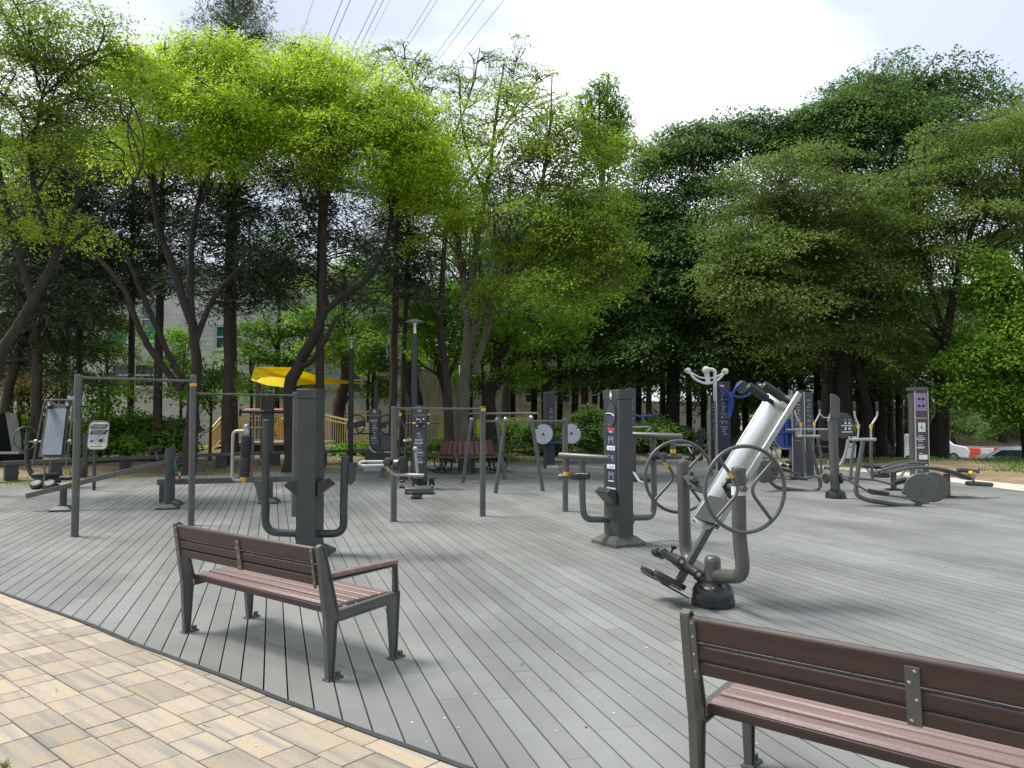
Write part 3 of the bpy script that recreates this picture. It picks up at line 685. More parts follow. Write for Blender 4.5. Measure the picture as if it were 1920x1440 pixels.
# right-hand lever set
mb = MB(); mb.poly(T([(650,868),(676,868),(668,880),(666,900),(659,909),(650,906)],yy), .02); mb.beam(P(650,868,yy),P(690,869,yy),.05,.012); part('bracket', mb, M['paint_d'], t)
mb = MB(); mb.tube(fillet(T([(748,866,-.0),(680,866,.0),(672,870,.0),(680,874,-.15),(748,872,-.15)],yy), .04), .020, 10); mb.tube(fillet(T([(730,876,-.1),(737,890,-.15),(795,891,-.25),(778,891,-.25)],yy)[:3], .06), .018, 10); mb.cyl(P(783,889,yy-.22),P(779,848,yy-.22),.017)
mb.ball(P(779,842,yy-.22),.030); part('lever_frame', mb, M['paint_l'], t)
mb = MB(); mb.tube(T([(728,875,-.1),(731,883,-.12)],yy), .024, 10); part('yellow_band', mb, M['yellow'], t)
mb = MB(); mb.rod(P(724,866,yy-.2), P(752,870,yy+.1), .055); mb.lathe([(.075,-.03),(.075,.03)],P(747,872,yy-.17),(1,-.5,0),18); part('wrist_roller', mb, M['plastic'], t)

# ---- U-armed pillar with information strip ------------------------------------------------------
g = G(1160,1020); Y = g.y
t = thing('exercise_pillar', 'charcoal pillar with a printed instruction strip and arm rests, left of the near inversion table', 'exercise machine', g, 0, 'pillars with U-shaped arms')
h = P(1160,731,Y-.1).z; ang = R(28); R3, pil = pillar(t, g, .205, .34, h, ang, .12)
mb = MB(); tapered_foot(mb, g, .47, .52, .115, ang, .62); part('base_plate', mb, M['paint'], t, .003)
mb = MB(); R3T = R3; fx = R3 @ Vector((-1,0,0)); uy = R3 @ Vector((0,-1,0))     # strip on the left-hand face
c0 = g + fx*.1035
mb.box(c0 + Vector((0,0,1.16)), (.010,.23,1.32), R3); st = part('instruction_strip', mb, M['navy'], t, .003)
mb = MB(); K = c0 + fx*.0062
def L_(x, z, w, hh, mi=0): marks(mb, K, uy, (0,0,1), [(x, z, w, hh)], mi, fx)
L_(0,1.435,.13,.05,1); L_(0,1.40,.07,.012)
for i, z in enumerate((1.30,1.07,.86)):
    marks(mb, K + Vector((0,0,z)), uy, (0,0,1), [(-.045,0,.014,.09),(-.02,.02,.012,.05),(.02,.02,.012,.05),(.045,0,.014,.09),(0,.01,.02,.014)], 2, fx)
    if i < 2: L_(0, z-.10, .17, .055)
    else: L_(0, z-.07, .12, .014)
L_(0,.70,.19,.018); L_(-.06,.67,.03,.03)
marks(mb, K + Vector((0,0,1.86)), uy, (0,0,1), [(0,0,.045,.05),(0,.035,.02,.03),(0,-.045,.03,.008)], 0, fx)
for z in (1.20,.97):
    for dz in (-.008,.008): marks(mb, K + fx*.0022, uy, (0,0,1), [(.01, z+dz, .11, .005)], 2, fx)
part('print', mb, [M['mark'], M['red'], mat('pale_blue_print_lines', (.20,.26,.34), .5)], st)
mb = MB(); mb.lathe([(.01,0),(.105,.004),(.11,.010),(.10,.012),(.098,.006)], K + Vector((0,0,1.62)), fx, 28)
me_ = part('shield_badge', mb, M['slate'], st)
for v in me_.data.vertices: v.co.z = (v.co.z-1.62)*1.45+1.62
mb = MB(); cc = K + fx*.012 + Vector((0,0,1.63)); mb.tube([cc - uy*.09, cc - uy*.03+Vector((0,0,.004)), cc + uy*.03+Vector((0,0,.0)), cc + uy*.085+Vector((0,0,-.03))], .006, 6); part('badge_line', mb, M['mark'], st)
yl, yr = Y-.20, Y+.25
for nm, tr, y_ in (('l', [(1146,974,.05),(1095,974,-.1),(1092,940,-.1),(1091.5,862,-.1)], Y), ('r', [(1180,971,.1),(1224,970,.3),(1227,938,.3),(1224,822,.3)], Y)):
    mb = MB(); pts = T(tr, y_); mb.tube(fillet(pts, .30, 8), .0395, 16); mb.lathe([(.10,-.012),(.10,.012)], pts[0], fx if nm == 'l' else -fx, 20)
    for k in range(4):
        a = R(45+90*k); mb.ball(pts[0] + (uy*math.cos(a) + Vector((0,0,math.sin(a))))*.075, .016, 8)
    part('curved_arm', mb, M['paint'], t)
mb = MB(); mb.rod(P(1048,854,Y-.1), P(1143,860,Y-.45), .042); part('arm_rest', mb, M['paint'], t)
mb = MB(); mb.rod(P(1175,815,Y+.35), P(1280,819,Y+.05), .042); part('arm_rest', mb, M['paint'], t)
for (px, pt_, pb_, yb, dy, r0, r1, s0, s1) in ((1062,858,893,888,-.05,1047,1078,1072,1106),(1262,822,856,846,.22,1250,1279,1214,1252)):
    y_ = Y+dy; mb = MB(); mb.cyl(P(px,pt_,y_), P(px,pb_,y_), .036); hp = part('hanger', mb, M['paint'], t)
    mb = MB(); mb.cyl(P(px,yb-3.5,y_), P(px,yb+3.5,y_), .038); part('yellow_band', mb, M['yellow'], hp)
    mb = MB(); mb.rod(P(r0,pb_+1,y_+.02), P(r1,pb_,y_-.02), .036); part('side_bar', mb, M['paint'], t)
    mb = MB(); a, b = P(s0,pb_,y_-.02), P(s1,pb_-1,y_-.1); spiky(mb, a, b, .052, 6, 10, 0); part('studded_roller', mb, M['plastic'], t)
mb = MB(); c = c0 + fx*.07 + Vector((0,0,.60)); mb.poly([c - fx*.07+Vector((0,0,-.11)), c + fx*.10+Vector((0,0,.06)), c + fx*.03+Vector((0,0,.11)), c - fx*.07+Vector((0,0,.07))], .26); part('tray', mb, M['plastic'], t, .006)

# ---- near inversion table -----------------------------------------------------------------------
g = G(1337,1134); Y = g.y
t = thing('inversion_table', 'near steel inversion table with two large hand wheels and black grips', 'inversion table', g, 0, 'inversion tables')
mb = MB(); mb.lathe([(.178,0),(.182,.02),(.182,.045),(.172,.05),(.172,.055),(.176,.075),(.170,.13),(.150,.165),(.105,.185),(.085,.19),(.084,.215),(.076,.218)], g, (0,0,1), 36)
for k in range(6):
    a = R(60*k+20); d = Vector((math.cos(a), math.sin(a), 0)); mb.ball(g + d*.135 + Vector((0,0,.150)), .030, 10); 
    mb.lathe([(.008,0),(.008,.006)], g + d*.183 + Vector((0,0,.033)), d, 6)
part('base_cover', mb, M['plastic'], t)
mb = MB(); zt_ = P(1337,1041,Y).z; mb.lathe([(.068,.18),(.068,zt_-.05),(.062,zt_-.022),(.045,zt_-.006),(.02,zt_)], g, (0,0,1), 24); part('post', mb, M['paint'], t)
yR, yL = 6.12, 7.18
for (tr, yy) in (([(1345,1080,Y-.05),(1396,1082,yR),(1386,1010,yR),(1385,882,yR)], 0), ([(1330,1078,Y+.05),(1287,1052,yL),(1283,985,yL),(1280.5,868,yL)], 0)):
    pts = [P(*q) for q in tr]; mb = MB(); mb.tube(fillet(pts, .42, 10), .056, 18); mb.lathe([(.057,-.01),(.057,.012),(.050,.024),(.03,.030)], pts[-1], (0,0,1), 18)
    mb.lathe([(.0575,-.012),(.0575,-.008)], pts[-1], (0,0,1), 18); part('upright_arm', mb, M['paint'], t)
ax = (Vector((P(1385,900,yR).x, yR, 0)) - Vector((P(1281,885,yL).x, yL, 0))); ax.normalize()      # towards the camera
cR = P(1385,905,yR); cL = P(1281,893,yL)
cR = Vector((cR.x, cR.y, 1.03)); cL = Vector((cL.x, cL.y, 1.03))
xh = Vector((0,0,1)).cross(ax).normalized()
def hand_wheel(c, R_, ph):
    mb = MB(); mb.torus(c, ax, R_, .0155, 64, 12)
    for k in range(2):
        a = ph + math.pi*k
        def pt(an, r): return c + xh*(r*math.cos(an)) + Vector((0,0,1))*(r*math.sin(an))
        mb.tube(fillet([pt(a, R_), pt(a+R(12), .085), pt(a+R(90)-R(12), .085), pt(a+R(90), R_)] if False else [pt(a, R_), pt(a+R(45), .03), pt(a+R(90), R_)], .10, 8), .0135, 10)
    w = part('hand_wheel', mb, M['paint'], t)
    return w, xh
wR, _ = hand_wheel(cR + ax*.105, .335, R(-48)); wL, _ = hand_wheel(cL - ax*.10, .335, R(-48))
for w, c in ((wR, cR + ax*.105), (wL, cL - ax*.10)):
    a = R(134); r0, r1 = .16, .21; d = xh*math.cos(a) + Vector((0,0,1))*math.sin(a)
    # yellow band round the upper-left spoke
    p0 = c + d*.335; mid = c + (xh*math.cos(R(179)) + Vector((0,0,1))*math.sin(R(179)))*.03
    q0, q1 = p0.lerp(mid, .45), p0.lerp(mid, .62)
    mb = MB(); mb.cyl(q0, q1, .0155, n=12); part('yellow_band', mb, M['yellow'], w)
mb = MB(); mb.cyl(cR + ax*.10, cR - ax*.25, .024); part('axle', mb, M['paint'], t)
mb = MB(); mb.cyl(cL - ax*.10, cL + ax*.25, .024); part('axle', mb, M['paint'], t)
# curved steel back plate with rolled edges
b0 = P(1348,986,6.42); b1 = P(1501,738,6.42); up = (b1-b0); Lp = up.length; up.normalize()
wd = -ax; wv = .47; nrm = up.cross(wd).normalized(); nrm = nrm if nrm.x < 0 else -nrm
mb = MB(); n1, n2 = 14, 16; vs = []
def prof(s_): return -.045*(1-(2*s_-1)**2)*1.0
for j in range(n1+1):
    v = j/n1
    for i in range(n2+1):
        s_ = i/n2; k = prof(s_)
        top = .06*max(0, v-.9)*10*(0)
        vs.append(b0 + up*(Lp*(v - .0 + (.05*math.sin(math.pi*s_)*(-1) if j == 0 else 0))) + wd*(wv*s_) + nrm*(k + .03))
o = len(vs); vs += [p - nrm*.006 for p in vs]; w1 = n2+1
fs = [(j*w1+i, j*w1+i+1, (j+1)*w1+i+1, (j+1)*w1+i) for j in range(n1) for i in range(n2)]
fs += [tuple(o + k for k in f_[::-1]) for f_ in fs]
mb.add(vs, fs); pl = part('back_plate', mb, M['steel'], t)
for s_ in (0, 1):
    a = b0 + wd*(wv*s_) + nrm*.03; mb = MB(); mb.beam(a - nrm*.02, a + up*Lp - nrm*.02, .022, .045, up=nrm); mb.tube([a, a + up*Lp], .008, 8); part('edge_rail', mb, M['silver'], t, .003)
mb = MB(); mb.poly([b0 + nrm*.03 - nrm*.012, b0 + up*.24 + nrm*.012, b0 + up*.24 + wd*wv + nrm*.012, b0 + wd*wv + nrm*.018], .01)
mb.poly([b0 - up*.03, b0 + up*.30, b0 + up*.30 + wd*.06, b0 + wd*.06 - up*.03], .02); mb.poly([b0 - up*.03 + wd*(wv-.06), b0 + up*.30+ wd*(wv-.06), b0 + up*.30 + wd*wv, b0 + wd*wv - up*.03], .02); part('plate_carrier', mb, M['paint_d'], t, .003)
# hinge plates between the plate and the uprights
for s_, c in ((0, cR), (1, cL)):
    e_ = b0 + wd*(wv*s_) + up*.38
    mb = MB(); q = c - ax*(.17 if s_ == 0 else -.17)
    mb.poly([q + Vector((0,0,.07)), q + xh*.09 + Vector((0,0,-.02)), e_ + up*.10 - nrm*.0, e_ - up*.14 - nrm*.0, q + Vector((0,0,-.10)), q - xh*.06], .018)
    for z in (.045,-.06): mb.lathe([(.022,-.02),(.022,.02)], q + Vector((0,0,z)), ax, 10)
    part('hinge_plate', mb, M['paint_d'], t, .002)
for s_, (pa, pb) in zip((.80, .24), (((1423,776),(1387,744)), ((1471,773),(1433,743)))):
    base = b0 + up*(Lp*.94) + wd*(wv*s_) + nrm*.0; mb = MB()
    tip = base + nrm*.27
    mb.cyl(base, base + nrm*.07, .022, n=14); mb.mi = 0
    mb.tube([base + nrm*.055, base + nrm*.065, tip - nrm*.01, tip], [.030,.038,.038,.034], 18); mb.lathe([(.020,0),(.016,.004),(.008,.004)], tip, nrm, 14, mi=1); part('grip', mb, [M['black'], M['chrome']], t)
# square beam, foot plates, ankle rollers
mid0 = b0 + wd*(wv*.5) - nrm*.03; end = P(1272,1092,mid0.y-.03)
mb = MB(); mb.beam(mid0 + up*.35, end, .058, .058, up=nrm); part('square_beam', mb, M['paint'], t, .004)
dn = (end - mid0).normalized()
c1 = P(1301,1063,mid0.y-.1); 
mb = MB(); mb.rod(P(1283,1061,mid0.y-.02), P(1310,1077,mid0.y-.30), .040); mb.cyl(P(1309.5,1076.5,mid0.y-.297), P(1310.3,1077,mid0.y-.306), .018, mi=1); part('ankle_roller', mb, [M['black'], M['chrome']], t)
mb = MB(); mb.rod(P(1253,1042,mid0.y-.02), P(1278,1053,mid0.y-.30), .040); mb.cyl(P(1277.5,1052.6,mid0.y-.297), P(1278.3,1053,mid0.y-.306), .018, mi=1); part('ankle_roller', mb, [M['black'], M['chrome']], t)
mb = MB(); mb.rod(P(1243,1041,mid0.y+.28), P(1228,1034,mid0.y+.05), .040); part('ankle_roller', mb, M['black'], t)
mb = MB(); mb.beam(P(1237,1031,mid0.y-.02), P(1284,1072,mid0.y-.02), .045, .035); mb.beam(P(1240,1030,mid0.y), P(1251,1040,mid0.y), .06,.06); mb.tube(T([(1251,1040,0),(1258,1035,0)],mid0.y), .012, 8); part('roller_carriage', mb, M['paint'], t, .003)
mb = MB(); a = P(1258,1036,mid0.y); b = P(1263,1026,mid0.y); d = (b-a).normalized(); mb.tube([a, b], .010, 8); mb.lathe([(.010,0),(.020,.01),(.026,.028),(.024,.034)], b - d*.02, d, 12); part('knob', mb, M['black'], t)
fn = dn  # foot plates face along the beam
fx1 = fn.cross(ax).normalized(); fx1 = fx1 if fx1.x < 0 else -fx1
for (px, py, yy) in ((1252,1085,mid0.y-.13),(1226,1077,mid0.y+.13)):
    c = P(px, py, yy); pts = []
    for k in range(20):
        a = 2*math.pi*k/20; ex = math.cos(a); ey = math.sin(a)
        pts.append(c + fx1*(.155*ex - .02) + ax*(.085*ey*(1-.18*ex)))
    mb = MB(); mb.poly(pts, .045); part('foot_pad', mb, M['plastic'], t, .008)
    mb = MB(); mb.poly([c + fn*.032 + (p-c)*.86 for p in pts], .014); part('foot_tread', mb, M['paint_d'], t, .002)
mb = MB(); c = P(1264,1106,mid0.y-.02); mb.beam(c + fx1*.16, c - fx1*.12, .16, .012, up=fn); part('foot_bracket', mb, M['paint'], t, .002)
mb = MB(); mb.tube([P(1304,1078,mid0.y), P(1336,1100,Y)], [.034,.040], 12); part('stay', mb, M['plastic'], t)
mb = MB(); mb.lathe([(.0572,-.035),(.0572,.035)], Vector((P(1385,925,yR).x, yR, P(1385,920,yR).z)), (0,0,1), 18); part('sticker', mb, M['white'], t)
# ---- elliptical walkers with shared post --------------------------------------------------------
def glued(t, name, pts, r, m_, n=10, fr=.0, parent=None):
    mb = MB(); mb.tube(fillet(pts, fr) if fr else pts, r, n); return part(name, mb, m_, parent or t)
g = G(1567,934); Y = g.y
t = thing('elliptical_walker', 'pair of grey elliptical walkers sharing one slant-topped post', 'exercise machine', g, 0)
mb = MB(); mb.lathe([(.19,0),(.195,.03),(.19,.06),(.175,.12),(.11,.15),(.095,.18)], g, (0,0,1), 28); part('base_cover', mb, M['plastic'], t)
mb = MB(); zz = P(1560,784,Y).z; mb.tube([g+Vector((0,0,.1)), Vector((P(1560,784,Y).x,Y,zz))], .088, 22); part('post', mb, M['paint'], t)
mb = MB(); mb.poly(T([(1557,784),(1574,784),(1574,748),(1571,744),(1566,740),(1557,738)],Y-.09), .05); part('top_plate', mb, M['paint'], t, .006)
mb = MB(); mb.tube(T([(1557,783),(1544,783),(1538,776)],Y-.1), .012, 8); mb.tube(T([(1552,790),(1556,776)],Y-.15), .012, 8); part('hook', mb, M['silver'], t)
mb = MB(); mb.disc(P(1580,798,Y+.1), (.25,-1,0), .25, .03, 32); di = part('instruction_disc', mb, M['slate'], t)
mb = MB(); c = P(1580,798,Y+.08); n_ = Vector((.25,-1,0)).normalized(); q = c + n_*.018
marks(mb, q, (1,.25,0), (0,0,1), [(.05,.05,.05,.04),(.14,.05,.05,.04),(.08,0,.26,.022),(.05,-.06,.05,.05),(.14,-.06,.05,.05),(.08,-.125,.24,.02),(.04,.11,.05,.01),(.14,.11,.05,.01)], 0, n_); part('print', mb, M['mark'], di)
for x, Yd in ((1549,Y-.02),(1577,Y-.02)):
    mb = MB(); c = P(x,897,Yd); a = Vector((1 if x > 1560 else -1, -.2, 0)); mb.torus(c, a, .075, .03, 24, 8); mb.disc(c, a, .06, .03, 20); part('hub', mb, M['plastic'], t)
glued(t, 'link_bar', [P(1549,897,Y), P(1532,893,Y+.35)], .035, M['paint'])
glued(t, 'link_bar', [P(1577,897,Y), P(1594,899,Y-.4)], .035, M['paint'])
def walker(side, base, legs, top, poles, bands, discs, pedals, arms, YY, fr=.22):
    glued(t, 'base_tube', [P(x,y,YY+d) for x,y,d in base], .040, M['paint'], 14, fr)
    for l in legs: glued(t, 'leg', [P(x,y,YY+d) for x,y,d in l], .028, M['paint'])
    mb = MB(); mb.rod(P(*top[0],YY), P(*top[1],YY), .030); part('cross_bar', mb, M['paint_l'], t)
    for l, bnd in zip(poles, bands):
        h_ = glued(t, 'handle_pole', [P(x,y,YY+d) for x,y,d in l], .019, M['silver'], 10, .06)
        mb = MB(); mb.tube([P(x,y,YY) for x,y in bnd], .027, 12); part('yellow_band', mb, M['yellow'], h_)
        mb = MB(); x,y,d = l[-1]; x1,y1,d1 = l[-2]; mb.rod(P(x,y-1,YY+d), P(x*.35+x1*.65,y*.35+y1*.65,YY+d), .026); part('grip', mb, M['black'], h_)
    for x, y, d, r, nx_ in discs:
        mb = MB(); mb.disc(P(x,y,YY+d), (nx_,-1,0), r, .05, 40); mb.disc(P(x,y,YY+d), (nx_,-1,0), .03, .065, 14); part('flywheel_cover', mb, M['paint'], t)
    for a in arms: glued(t, 'pedal_arm', [P(x,y,YY+d) for x,y,d in a], .020, M['paint'])
    for (a, b, d) in pedals:
        mb = MB(); mb.beam(P(*a,YY+d), P(*b,YY+d), .16, .05); part('pedal', mb, M['plastic'], t, .012)
YR = G(1700,948).y
walker('r', [(1618,828,.1),(1607,890,.05),(1604,928,0),(1625,938,-.02),(1715,951,-.1),(1728,942,-.1)],
 [[(1602,828,.0),(1597,862,0),(1595,897,0)],[(1633,828,.2),(1633,862,.2),(1636,900,.2)]], [(1598,824),(1643,824)],
 [[(1608,826,0),(1610,798,0),(1602,780,0),(1602,754,0)],[(1633,826,.1),(1633,798,.1),(1645,780,.1),(1644,754,.1)]],
 [[(1609.5,803),(1609.7,796)],[(1633,803),(1633,796)]], [(1748,913,.28,.275,-.32),(1727,916,-.14,.275,-.32)],
 [((1630,919),(1664,925),-.1),((1674,905),(1702,898),.35)], [[(1588,899,-.1),(1600,906,-.1),(1634,925,-.1),(1690,932,-.12),(1724,939,-.15)],[(1590,896,.3),(1640,900,.3),(1676,909,.3),(1700,903,.35),(1740,898,.3)]], YR)
mb = MB(); mb.rod(P(1692,921,YR+.1), P(1706,922,YR+.1), .06); part('axle_cap', mb, M['paint'], t)
YL = G(1490,920).y
walker('l', [(1517,821,0),(1532,880,0),(1540,912,0),(1524,923,0),(1456,914,-.05),(1443,902,-.05)],
 [[(1504,821,.0),(1508,850,0),(1510,886,0)],[(1533,821,.2),(1539,850,.2),(1540,888,.2)]], [(1497,818),(1538,818)],
 [[(1502,820,0),(1502,796,0),(1491,778,0),(1488,752,0)],[(1527,820,.1),(1527,794,.1),(1537,776,.1),(1535,752,.1)]],
 [[(1502,799),(1501.8,792)],[(1527,798),(1527,791)]], [(1447,880,.3,.25,.75),(1433,884,-.1,.25,.75)],
 [((1457,876),(1482,884),.2),((1482,895),(1512,899),-.1)], [[(1444,874,.2),(1462,880,.2),(1500,889,.2)],[(1443,893,0),(1480,899,-.1),(1512,897,-.1),(1532,893,-.1)]], YL)

# ---- twin sit-up boards and grey information pillar at the right --------------------------------
def board_bench(name_lab, Yb, curve, legs, hroll, lroll, frame_, far):
    g = G(legs[0][0], legs[0][2]); t = thing('sit_up_bench', name_lab, 'sit-up bench', g, 0, 'curved sit-up boards at the right')
    top = [P(x, y, Yb) for x, y in curve]; sm_ = fillet(top, .6, 8); off = Vector((.12*far, .42, 0))
    mb = MB(); k = len(sm_); vs = sm_ + [p + off for p in sm_]; vs += [p - Vector((0,0,.035)) for p in vs]
    fs = [(i, i+1, k+i+1, k+i) for i in range(k-1)] + [(2*k+i, 3*k+i, 3*k+i+1, 2*k+i+1) for i in range(k-1)] + [(i, 2*k+i, 2*k+i+1, i+1) for i in range(k-1)] + [(k+i, k+i+1, 3*k+i+1, 3*k+i) for i in range(k-1)] + [(0,k,3*k,2*k),(k-1,3*k-1,4*k-1,2*k-1)]
    mb.add(vs, fs); part('curved_board', mb, M['slate'], t)
    for o in (Vector((0,-.03,.01)), off + Vector((0,.03,.01))):
        mb = MB(); mb.tube([p + o for p in sm_], .024, 8); part('side_tube', mb, M['paint'], t)
    for (px, py0, py1) in legs:
        a = P(px, py0, Yb+.2); mb = MB(); mb.box((a.x, a.y, a.z/2), (.09,.09,a.z)); l = part('leg', mb, M['paint'], t, .004)
        mb = MB(); mb.box((a.x, a.y, .012), (.26,.2,.024)); part('foot_plate', mb, M['paint_d'], l)
    for a, b, r_ in (hroll, lroll):
        mb = MB(); mb.rod(P(*a,Yb-.05), P(*b,Yb+.2), r_); part('roller', mb, M['paint_d'], t)
    glued(t, 'roller_arm', [P(x, y, Yb+.05) for x, y in frame_], .024, M['paint_l'], 8, .1)
    return t
YB = G(1775,932).y-.2
tb = board_bench('curved dark sit-up board behind the round flywheels, nearer of the two', YB, [(1672,886),(1700,878),(1740,876),(1780,882),(1822,898)], [(1775,889,932)], ((1796,881),(1834,884),.045), ((1812,906),(1860,909),.045), [(1830,886),(1824,902),(1832,908)], .2)
glued(tb, 'front_hoop', [P(1690,893,YB), P(1697,880,YB), P(1712,877,YB), P(1730,882,YB)], .026, M['paint_l'], 8, .15)
mb = MB(); mb.ball(P(1820,888,YB), .055); part('yellow_stop', mb, M['yellow'], tb)
tb = board_bench('curved dark sit-up board farther back, half hidden by the information pillar', G(1675,920).y, [(1650,888),(1668,880),(1700,868),(1735,869)], [(1675,882,920)], ((1616,873),(1650,876),.05), ((1636,891),(1666,892),.05), [(1624,874),(1630,888),(1652,880),(1662,887)], .5)
g = G(1722,893); Y = g.y
t = thing('information_pillar', 'tall grey pillar with a purple and slate exercise panel by the right path', 'information pillar', g)
h = P(1720,730,Y-.1).z; mb = MB()
mb.box((P(1722,800,Y).x, Y+.09, h/2), (P(1737,780,Y).x-P(1714,780,Y).x, .20, h)); part('pillar', mb, M['paint'], t, .004)
mb = MB(); x0, x1 = P(1714.5,780,Y-.13).x, P(1739,780,Y-.13).x; mb.box(((x0+x1)/2, Y-.075, h/2-.02), (x1-x0, .13, h-.06)); part('panel', mb, M['slate'], t, .004)
mb = MB(); xa = P(1713,780,Y-.14).x; mb.box(((xa+x1)/2, Y+.02, h+.01), (x1-xa+.02, .36, .09)); part('pillar_cap', mb, M['paint'], t, .004)
for px, w in ((1715.5,.03),(1740,.025)):
    mb = MB(); mb.box((P(px,780,Y-.14).x, Y-.145, h/2-.02), (w, .02, h-.06)); part('trim', mb, M['silver'], t)
mb = MB(); c = Vector(((x0+x1)/2+.01, Y-.141, 0)); wv_ = x1-x0-.06
def RZ(py): return P(1727,py,Y-.14).z
n_ = Vector((0,-1,0)); mk = lambda rows, mi: marks(mb, c, (1,0,0), (0,0,1), rows, mi, n_)
mk([(0,(RZ(737)+RZ(770))/2,wv_,RZ(737)-RZ(770))], 1)
for dx in (-.055,.055):
    for py in (748,761): mb.ball(c + Vector((dx,-.01,RZ(py))), .034, 10, 2)
mk([(0,RZ(784),wv_,.03)], 3); mk([(.0,RZ(801),wv_*.66,RZ(792)-RZ(809))], 0)
mk([(-.04,RZ(y),wv_*w,.018) for y,w in ((817,.4),(821,.8),(824,.8),(827,.4),(834,.4),(838,.8),(840,.6),(850,.3))], 4)
mk([(.02,RZ(857),wv_*.8,RZ(852)-RZ(861))], 0); mk([(.02,RZ(872),wv_*.8,.03)], 4)
marks(mb, c + Vector((0,-.003,0)), (1,0,0), (0,0,1), [(0,RZ(800),.03,.09),(-.03,RZ(802),.06,.02),(.03,RZ(805),.05,.02)], 5, n_)
part('panel_print', mb, [M['white'], M['purple'], M['black'], mat('pink_print',(.5,.25,.22),.5), M['mark'], M['paint']], t)
mb = MB(); mb.box((P(1714,780,Y).x-.004, Y+.09, RZ(770)), (.006,.10,.06)); part('sticker', mb, M['white'], t)

# ---- dark panels and machines at the back right -------------------------------------------------
def panel_post(t, px0, px1, top, base_py, m_, seed=1, trim=True, depth=.2, Y=None, marks_=True, zr=(.4,.9)):
    Yv = Y or G(px0, base_py).y; a, b = P(px0,top,Yv-depth/2), P(px1,top,Yv-depth/2); h = a.z; w = b.x-a.x
    mb = MB(); mb.box(((a.x+b.x)/2, Yv, h/2), (w, depth, h)); p = part('panel_post', mb, m_, t, .006)
    if trim:
        mb = MB(); mb.box((a.x-.012, Yv, h/2), (.024, depth+.02, h+.01)); part('trim', mb, M['silver'], p, .002)
    if marks_:
        mb = MB(); c = Vector(((a.x+b.x)/2, Yv-depth/2, 0)); r = random.Random(seed); z = h*zr[1]; rows = []
        while z > h*zr[0]:
            k = r.choice((0,1,1,2))
            if k == 0: rows += [(-.12*w, z, .16*w, .06), (.15*w, z, .12*w, .045)]; z -= .11
            elif k == 1: rows += [(0, z, w*r.uniform(.3,.7), .014)]; z -= .045
            else: rows += [(r.uniform(-.1,.1)*w, z, w*.25, .03)]; z -= .07
        marks(mb, c, (1,0,0), (0,0,1), rows, 0, (0,-1,0)); part('print', mb, mat('faint_print_%d' % seed, (.26,.27,.32), .5), p)
    return Yv, a, b, h
# shoulder arms, white and blue
Y = G(1350,882).y
t = thing('shoulder_arm_station', 'navy panel station with a curved white arm above and a blue arm at its side', 'exercise machine', G(1355,882))
panel_post(t, 1344, 1369, 715, 882, M['navy'], 3, Y=Y)
panel_post(t, 1332, 1342, 742, 882, M['slate'], 4, Y=Y+.5)
def arm_shape(Y, pts_l, knobs, m_, name):
    mb = MB(); 
    for pts, r in pts_l:
        q = fillet([P(x, y, Y+d) for x, y, d in pts], .25, 6); n = len(q)
        rs = [r[0] + (r[1]-r[0])*i/(n-1) for i in range(n)] if isinstance(r, tuple) else r
        mb.tube(q, rs, 12)
    p = part(name, mb, m_, t)
    for (x, y, d, s_) in knobs:
        mb = MB(); mb.disc(P(x,y,Y+d), (0,-1,0), .085, .05, 20); mb.disc(P(x,y,Y+d), (0,-1,0), .05, .09, 16); k = part('knob', mb, m_, p)
        mb = MB(); mb.rod(P(x,y,Y+d-.05), P(x-7*s_,y,Y+d-.12), .03); part('handle', mb, mat('cream_grip',(.45,.40,.16),.5), k)
    return p
arm_shape(Y-.5, [([(1291,695,0),(1303,712,0),(1327,721,0),(1348,712,0),(1361,695,0)],.038), ([(1295,698,0),(1312,708,0),(1328,710,0),(1346,706,0),(1358,697,0)],.022), ([(1324,695,0),(1326,705,0),(1328,720,0)],(.075,.07))], [(1290,695,-.02,1),(1360,696,-.02,1)], M['white'], 'white_arm')
mb = MB(); mb.ball(P(1324,694,Y-.6), .115, 18); mb.tube(fillet([P(1326,692,Y-.7),P(1341,693,Y-.7),P(1341,720,Y-.6),P(1341,750,Y-.3)], .2, 6), [.05]*8+[.045]*5+[.02], 12) if False else mb.tube(fillet([P(1326,692,Y-.7),P(1341,693,Y-.7),P(1340,720,Y-.6),P(1341,750,Y-.2)], .18, 6), .05, 12); part('head', mb, M['white'], t)
arm_shape(Y-.3, [([(1351,724,0),(1368,740,0),(1390,746,0),(1408,738,0),(1424,722,0)],.04), ([(1366,736,0),(1370,748,0),(1371,765,0),(1366,784,0)],(.11,.06)), ([(1372,745,0),(1378,728,0),(1392,716,0)],.04)], [(1351,724,-.1,-1),(1423,722,-.02,-1)], M['blue'], 'blue_arm')
mb = MB(); mb.disc(P(1391,726,Y-.2), (.1,-1,0), .20, .06, 28); part('disc', mb, M['slate'], t)
